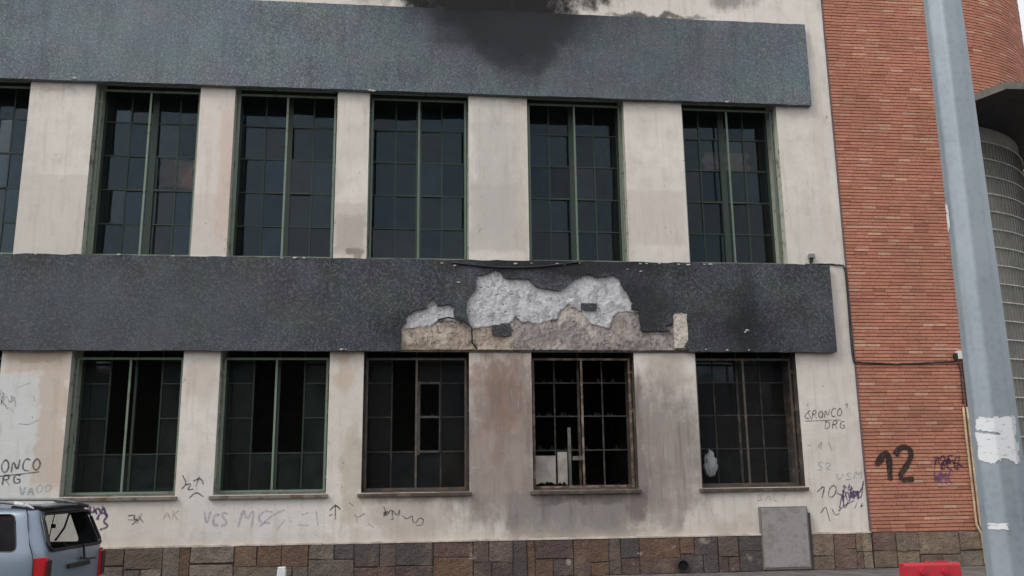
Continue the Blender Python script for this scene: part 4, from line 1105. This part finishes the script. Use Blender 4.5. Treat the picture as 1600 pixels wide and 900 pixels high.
# spoiler, tailgate trim, lights, handle, bumper, plate recess
b = MB(); sp_ = [(.62, -.63), (.30, -.65), (.17, -.60), (.10, -.5), (.07, 0), (.10, .5), (.17, .60), (.30, .65), (.62, .63)]
top_ = [(x, y, 1.672 - abs(y) * .03 - (.03 if x < .2 else 0)) for x, y in sp_]; bot_ = [(x + .03, y, 1.60 - abs(y) * .03) for x, y in sp_]
n_ = len(sp_); b.v = top_ + bot_; b.f = [tuple(range(n_)), tuple(range(n_, 2 * n_))[::-1]] + [(i, (i + 1) % n_, n_ + (i + 1) % n_, n_ + i) for i in range(n_)]; b.mi = [0] * len(b.f); b.cols = [None] * len(b.f)
b.build('rear_spoiler', trim, car, bevel=.008)
red = NT('red_tail_lens'); red.col((.55, .015, .02)); red.rough(.12); red.b.inputs['Coat Weight'].default_value = .6; red = red.m
for s_ in (1, -1):
    prof = [(-.035, .60), (-.035, .94), (.03, 1.01), (.20, 1.00), (.13, .60)]
    b = MB()
    A = [(x, s_ * (.935 if i > 1 else .86), z) for i, (x, z) in enumerate(prof)]; B = [(x + (.0 if i < 2 else 0), s_ * .68, z) for i, (x, z) in enumerate(prof)]
    A = [(-.032, s_ * .80, .60), (-.03, s_ * .80, .93), (-.012, s_ * .79, 1.0), (.13, s_ * .888, .99), (.09, s_ * .916, .60), ]
    Bp = [(-.036, s_ * .70, .60), (-.036, s_ * .71, .92), (-.018, s_ * .72, .97), (.12, s_ * .72, .98), (.12, s_ * .72, .60)]
    nn = 5; b.v = A + Bp; b.f = [tuple(range(nn)), tuple(range(nn, 2 * nn))[::-1]] + [(i, (i + 1) % nn, nn + (i + 1) % nn, nn + i) for i in range(nn)]; b.mi = [0] * len(b.f); b.cols = [None] * len(b.f)
    tl = b.build('tail_light', red, car, bevel=.012)
    b = MB(); b.box(-.046, -.030, s_ * .715 if s_ > 0 else s_ * .83, s_ * .83 if s_ > 0 else s_ * .715, .62, .955); b.build('reflector', simple('smoked_lens', (.055, .025, .025), .15), tl, bevel=.004)
b = MB(); b.box(-.075, -.045, -.30, .30, .80, .86); b.build('tailgate_handle', trim, car, bevel=.01)
b = MB(); b.tube([(-.075, -.45, .88), (-.085, -.2, .885), (-.08, 0.02, .92)], .014, 6); b.tube([(-.06, -.08, 1.1), (-.065, -.10, 1.0), (-.07, -.12, .90)], .016, 6); b.build('rear_wiper', trim, car)
b = MB(); b.box(-.10, .05, -.86, .86, .34, .58); b.build('rear_bumper', paint, car, bevel=.04)
b = MB(); b.box(-.112, -.102, -.26, .26, .44, .55); b.build('number_plate', simple('plain_white_plate', (.6, .6, .58), .4), car)
seat = simple('charcoal_seat', (.02, .02, .022), .9)
for x, y in ((1.55, -.4), (1.55, .4), (2.45, -.4), (2.45, .4)):
    b = MB(); b.box(x - .06, x + .08, y - .24, y + .24, .5, 1.12); b.box(x - .03, x + .07, y - .12, y + .12, 1.14, 1.30); b.box(x + .08, x + .55, y - .24, y + .24, .45, .6); b.build('seat', seat, car, bevel=.03)
b = MB(); b.tube([(.55, -.82, 1.5), (.60, -.80, 1.28), (.72, -.8, 1.1)], .015, 6); b.tube([(.76, -.8, 1.52), (.82, -.8, 1.1)], .008, 5); b.box(.74, .80, -.82, -.79, 1.28, 1.34); b.build('seat_belt', trim, car)
tyre = simple('tyre_rubber', (.022, .022, .022), .9); alloy = simple('alloy_rim', (.4, .4, .42), .35, .6)
for xx in (.92, 3.82):
    for s_ in (-1, 1):
        b = MB(); prof = [(.20, .08), (.25, .10), (.33, .11), (.36, .09), (.365, 0), (.36, -.09), (.33, -.11), (.20, -.1)]
        n_ = 40
        for i in range(n_):
            a, c = 2 * math.pi * i / n_, 2 * math.pi * (i + 1) / n_
            for (r0, y0), (r1, y1) in zip(prof[:-1], prof[1:]):
                b.face([(xx + r0 * math.cos(a), s_ * .80 + y0, .36 + r0 * math.sin(a)), (xx + r0 * math.cos(c), s_ * .80 + y0, .36 + r0 * math.sin(c)), (xx + r1 * math.cos(c), s_ * .80 + y1, .36 + r1 * math.sin(c)), (xx + r1 * math.cos(a), s_ * .80 + y1, .36 + r1 * math.sin(a))])
        wh = b.build('wheel', tyre, car, smooth=True, weld=True)
        b = MB(); b.tube([(xx, s_ * .80 - .02, .36), (xx, s_ * .80 + .02, .36)], .2, 24)
        for k in range(5):
            a = 2 * math.pi * k / 5; b.tube([(xx, s_ * .87, .36), (xx + .2 * math.cos(a), s_ * .89, .36 + .2 * math.sin(a))], .022, 6)
        b.build('rim', alloy, wh)
b = MB()
for s_ in (1, -1):
    b.tube([(.10, s_ * .895, .62), (.11, s_ * .90, .95), (.15, s_ * .88, 1.06), (.20, s_ * .855, 1.15), (.28, s_ * .79, 1.38), (.34, s_ * .73, 1.55), (.40, s_ * .66, 1.615)], .007, 5)
b.build('panel_gap', trim, car)

# ------------------------------------------------------------------ red barrier, white bollard
def atd(u, v, d): q = P(u, v, d - D); return q
q0, q1 = atd(1408, 880, 13.0), atd(1496, 880, 13.0)
W2 = (q1.x - q0.x) / 2; ztop = q0.z
bar = thing('plastic_barrier', 'red plastic water-filled road barrier in front of the brick wall', 'barrier', ((q0.x + q1.x) / 2, 13.0 - D, ZR))
redp = NT('red_plastic'); redp.col(redp.mix(redp.mr(redp.noise(4, 5), .4, .7, 0, .4), (.56, .03, .05), (.36, .03, .04))); redp.rough(.42); redp = redp.m
H_ = ztop - ZR; b = MB()
prof = [(-.20, 0), (-.20, .12), (-.10, .20), (-.08, H_ - .03), (-.06, H_), (.06, H_), (.08, H_ - .03), (.10, .20), (.20, .12), (.20, 0)]
n_ = len(prof); b.v = [(-W2, y, z) for y, z in prof] + [(W2, y, z) for y, z in prof]
b.f = [tuple(range(n_))[::-1], tuple(range(n_, 2 * n_))] + [(i, (i + 1) % n_, n_ + (i + 1) % n_, n_ + i) for i in range(n_)]; b.mi = [0] * len(b.f); b.cols = [None] * len(b.f)
b.build('shell', redp, bar, bevel=.012)
for x in (-W2 * .38, W2 * .42):
    b = MB(); b.tube([(x, -.078, H_ - .12), (x, -.115, H_ - .12)], .05, 14); b.tube([(x, -.115, H_ - .12), (x, -.12, H_ - .12)], .03, 14); b.build('boss', redp, bar, smooth=False)
b = MB(); b.tube([(-W2 * .05, 0, H_ - .01), (-W2 * .05, 0, H_ + .02)], .04, 12); b.box(W2 * .2, W2 * .6, -.03, .03, H_ - .005, H_ + .018); b.build('filler_cap', redp, bar)
q0, q1 = atd(434, 886, 14.9), atd(447, 886, 14.9)
bo = thing('bollard', 'white capped square post standing on the pavement before the plinth', 'bollard', ((q0.x + q1.x) / 2, 14.9 - D, 0))
bw = (q1.x - q0.x) / 2
b = MB(); b.box(-bw, bw, -bw, bw, 0, q0.z - .04); b.build('post', simple('white_painted_post', (.72, .74, .74), .5, var=.1), bo, bevel=.008)
b = MB(); b.box(-bw * .9, bw * .9, -bw * .9, bw * .9, q0.z - .04, q0.z); b.build('cap', simple('white_cap', (.78, .79, .78), .4, var=.05), bo, bevel=.01)

# ------------------------------------------------------------------ other houses of the street
def house(x0, x1, y0, y1, h, wallc, label, name='house', face=1, group=None):
    t = thing(name, label, 'house', ((x0 + x1) / 2, (y0 + y1) / 2, 0), group=group); W_ = (x1 - x0) / 2; D_ = (y1 - y0) / 2
    b = MB(); b.box(-W_, W_, -D_, D_, ZR, h); b.build('wall', simple(name + '_wall', wallc, .85, var=.15, vscale=.8), t)
    rf = MB(); rf.v = [(-W_ - .4, -D_ - .4, h), (W_ + .4, -D_ - .4, h), (W_ + .4, D_ + .4, h), (-W_ - .4, D_ + .4, h), (-W_ - .4, 0, h + 1.4), (W_ + .4, 0, h + 1.4)]
    rf.f = [(0, 1, 5, 4), (2, 3, 4, 5), (0, 4, 3), (1, 2, 5), (0, 3, 2, 1)]; rf.mi = [0] * 5; rf.cols = [None] * 5; rf.build('roof', simple(name + '_tiles', (.16, .07, .05), .9, var=.3, vscale=3), t)
    wm = simple('dark_house_window', (.03, .035, .04), .15)
    sgn = 1 if face > 0 else -1
    z = 1.2
    while z + 1.6 < h:
        x = -W_ + 1.2
        while x + 1.2 < W_:
            f = MB(); yy = sgn * D_; f.box(x, x + 1.1, min(yy, yy + sgn * .04), max(yy, yy + sgn * .04), z, z + 1.5); f.build('window', wm, t); x += 2.6
        z += 3.0
    return t
house(-34, -12, -46, -34, 9.0, (.30, .22, .17), 'brick-coloured house facing the burnt building across the street')
house(-11.5, 9, -45, -34, 11.0, (.34, .31, .27), 'tall beige house facing the burnt building across the street')
house(10, 34, -46, -34, 8.0, (.26, .24, .22), 'low grey house facing the burnt building across the street')
house(20.5, 44, 14, 24, 17, (.85, .66, .34), 'pale yellow building glimpsed past the curved wall at the right', face=-1)
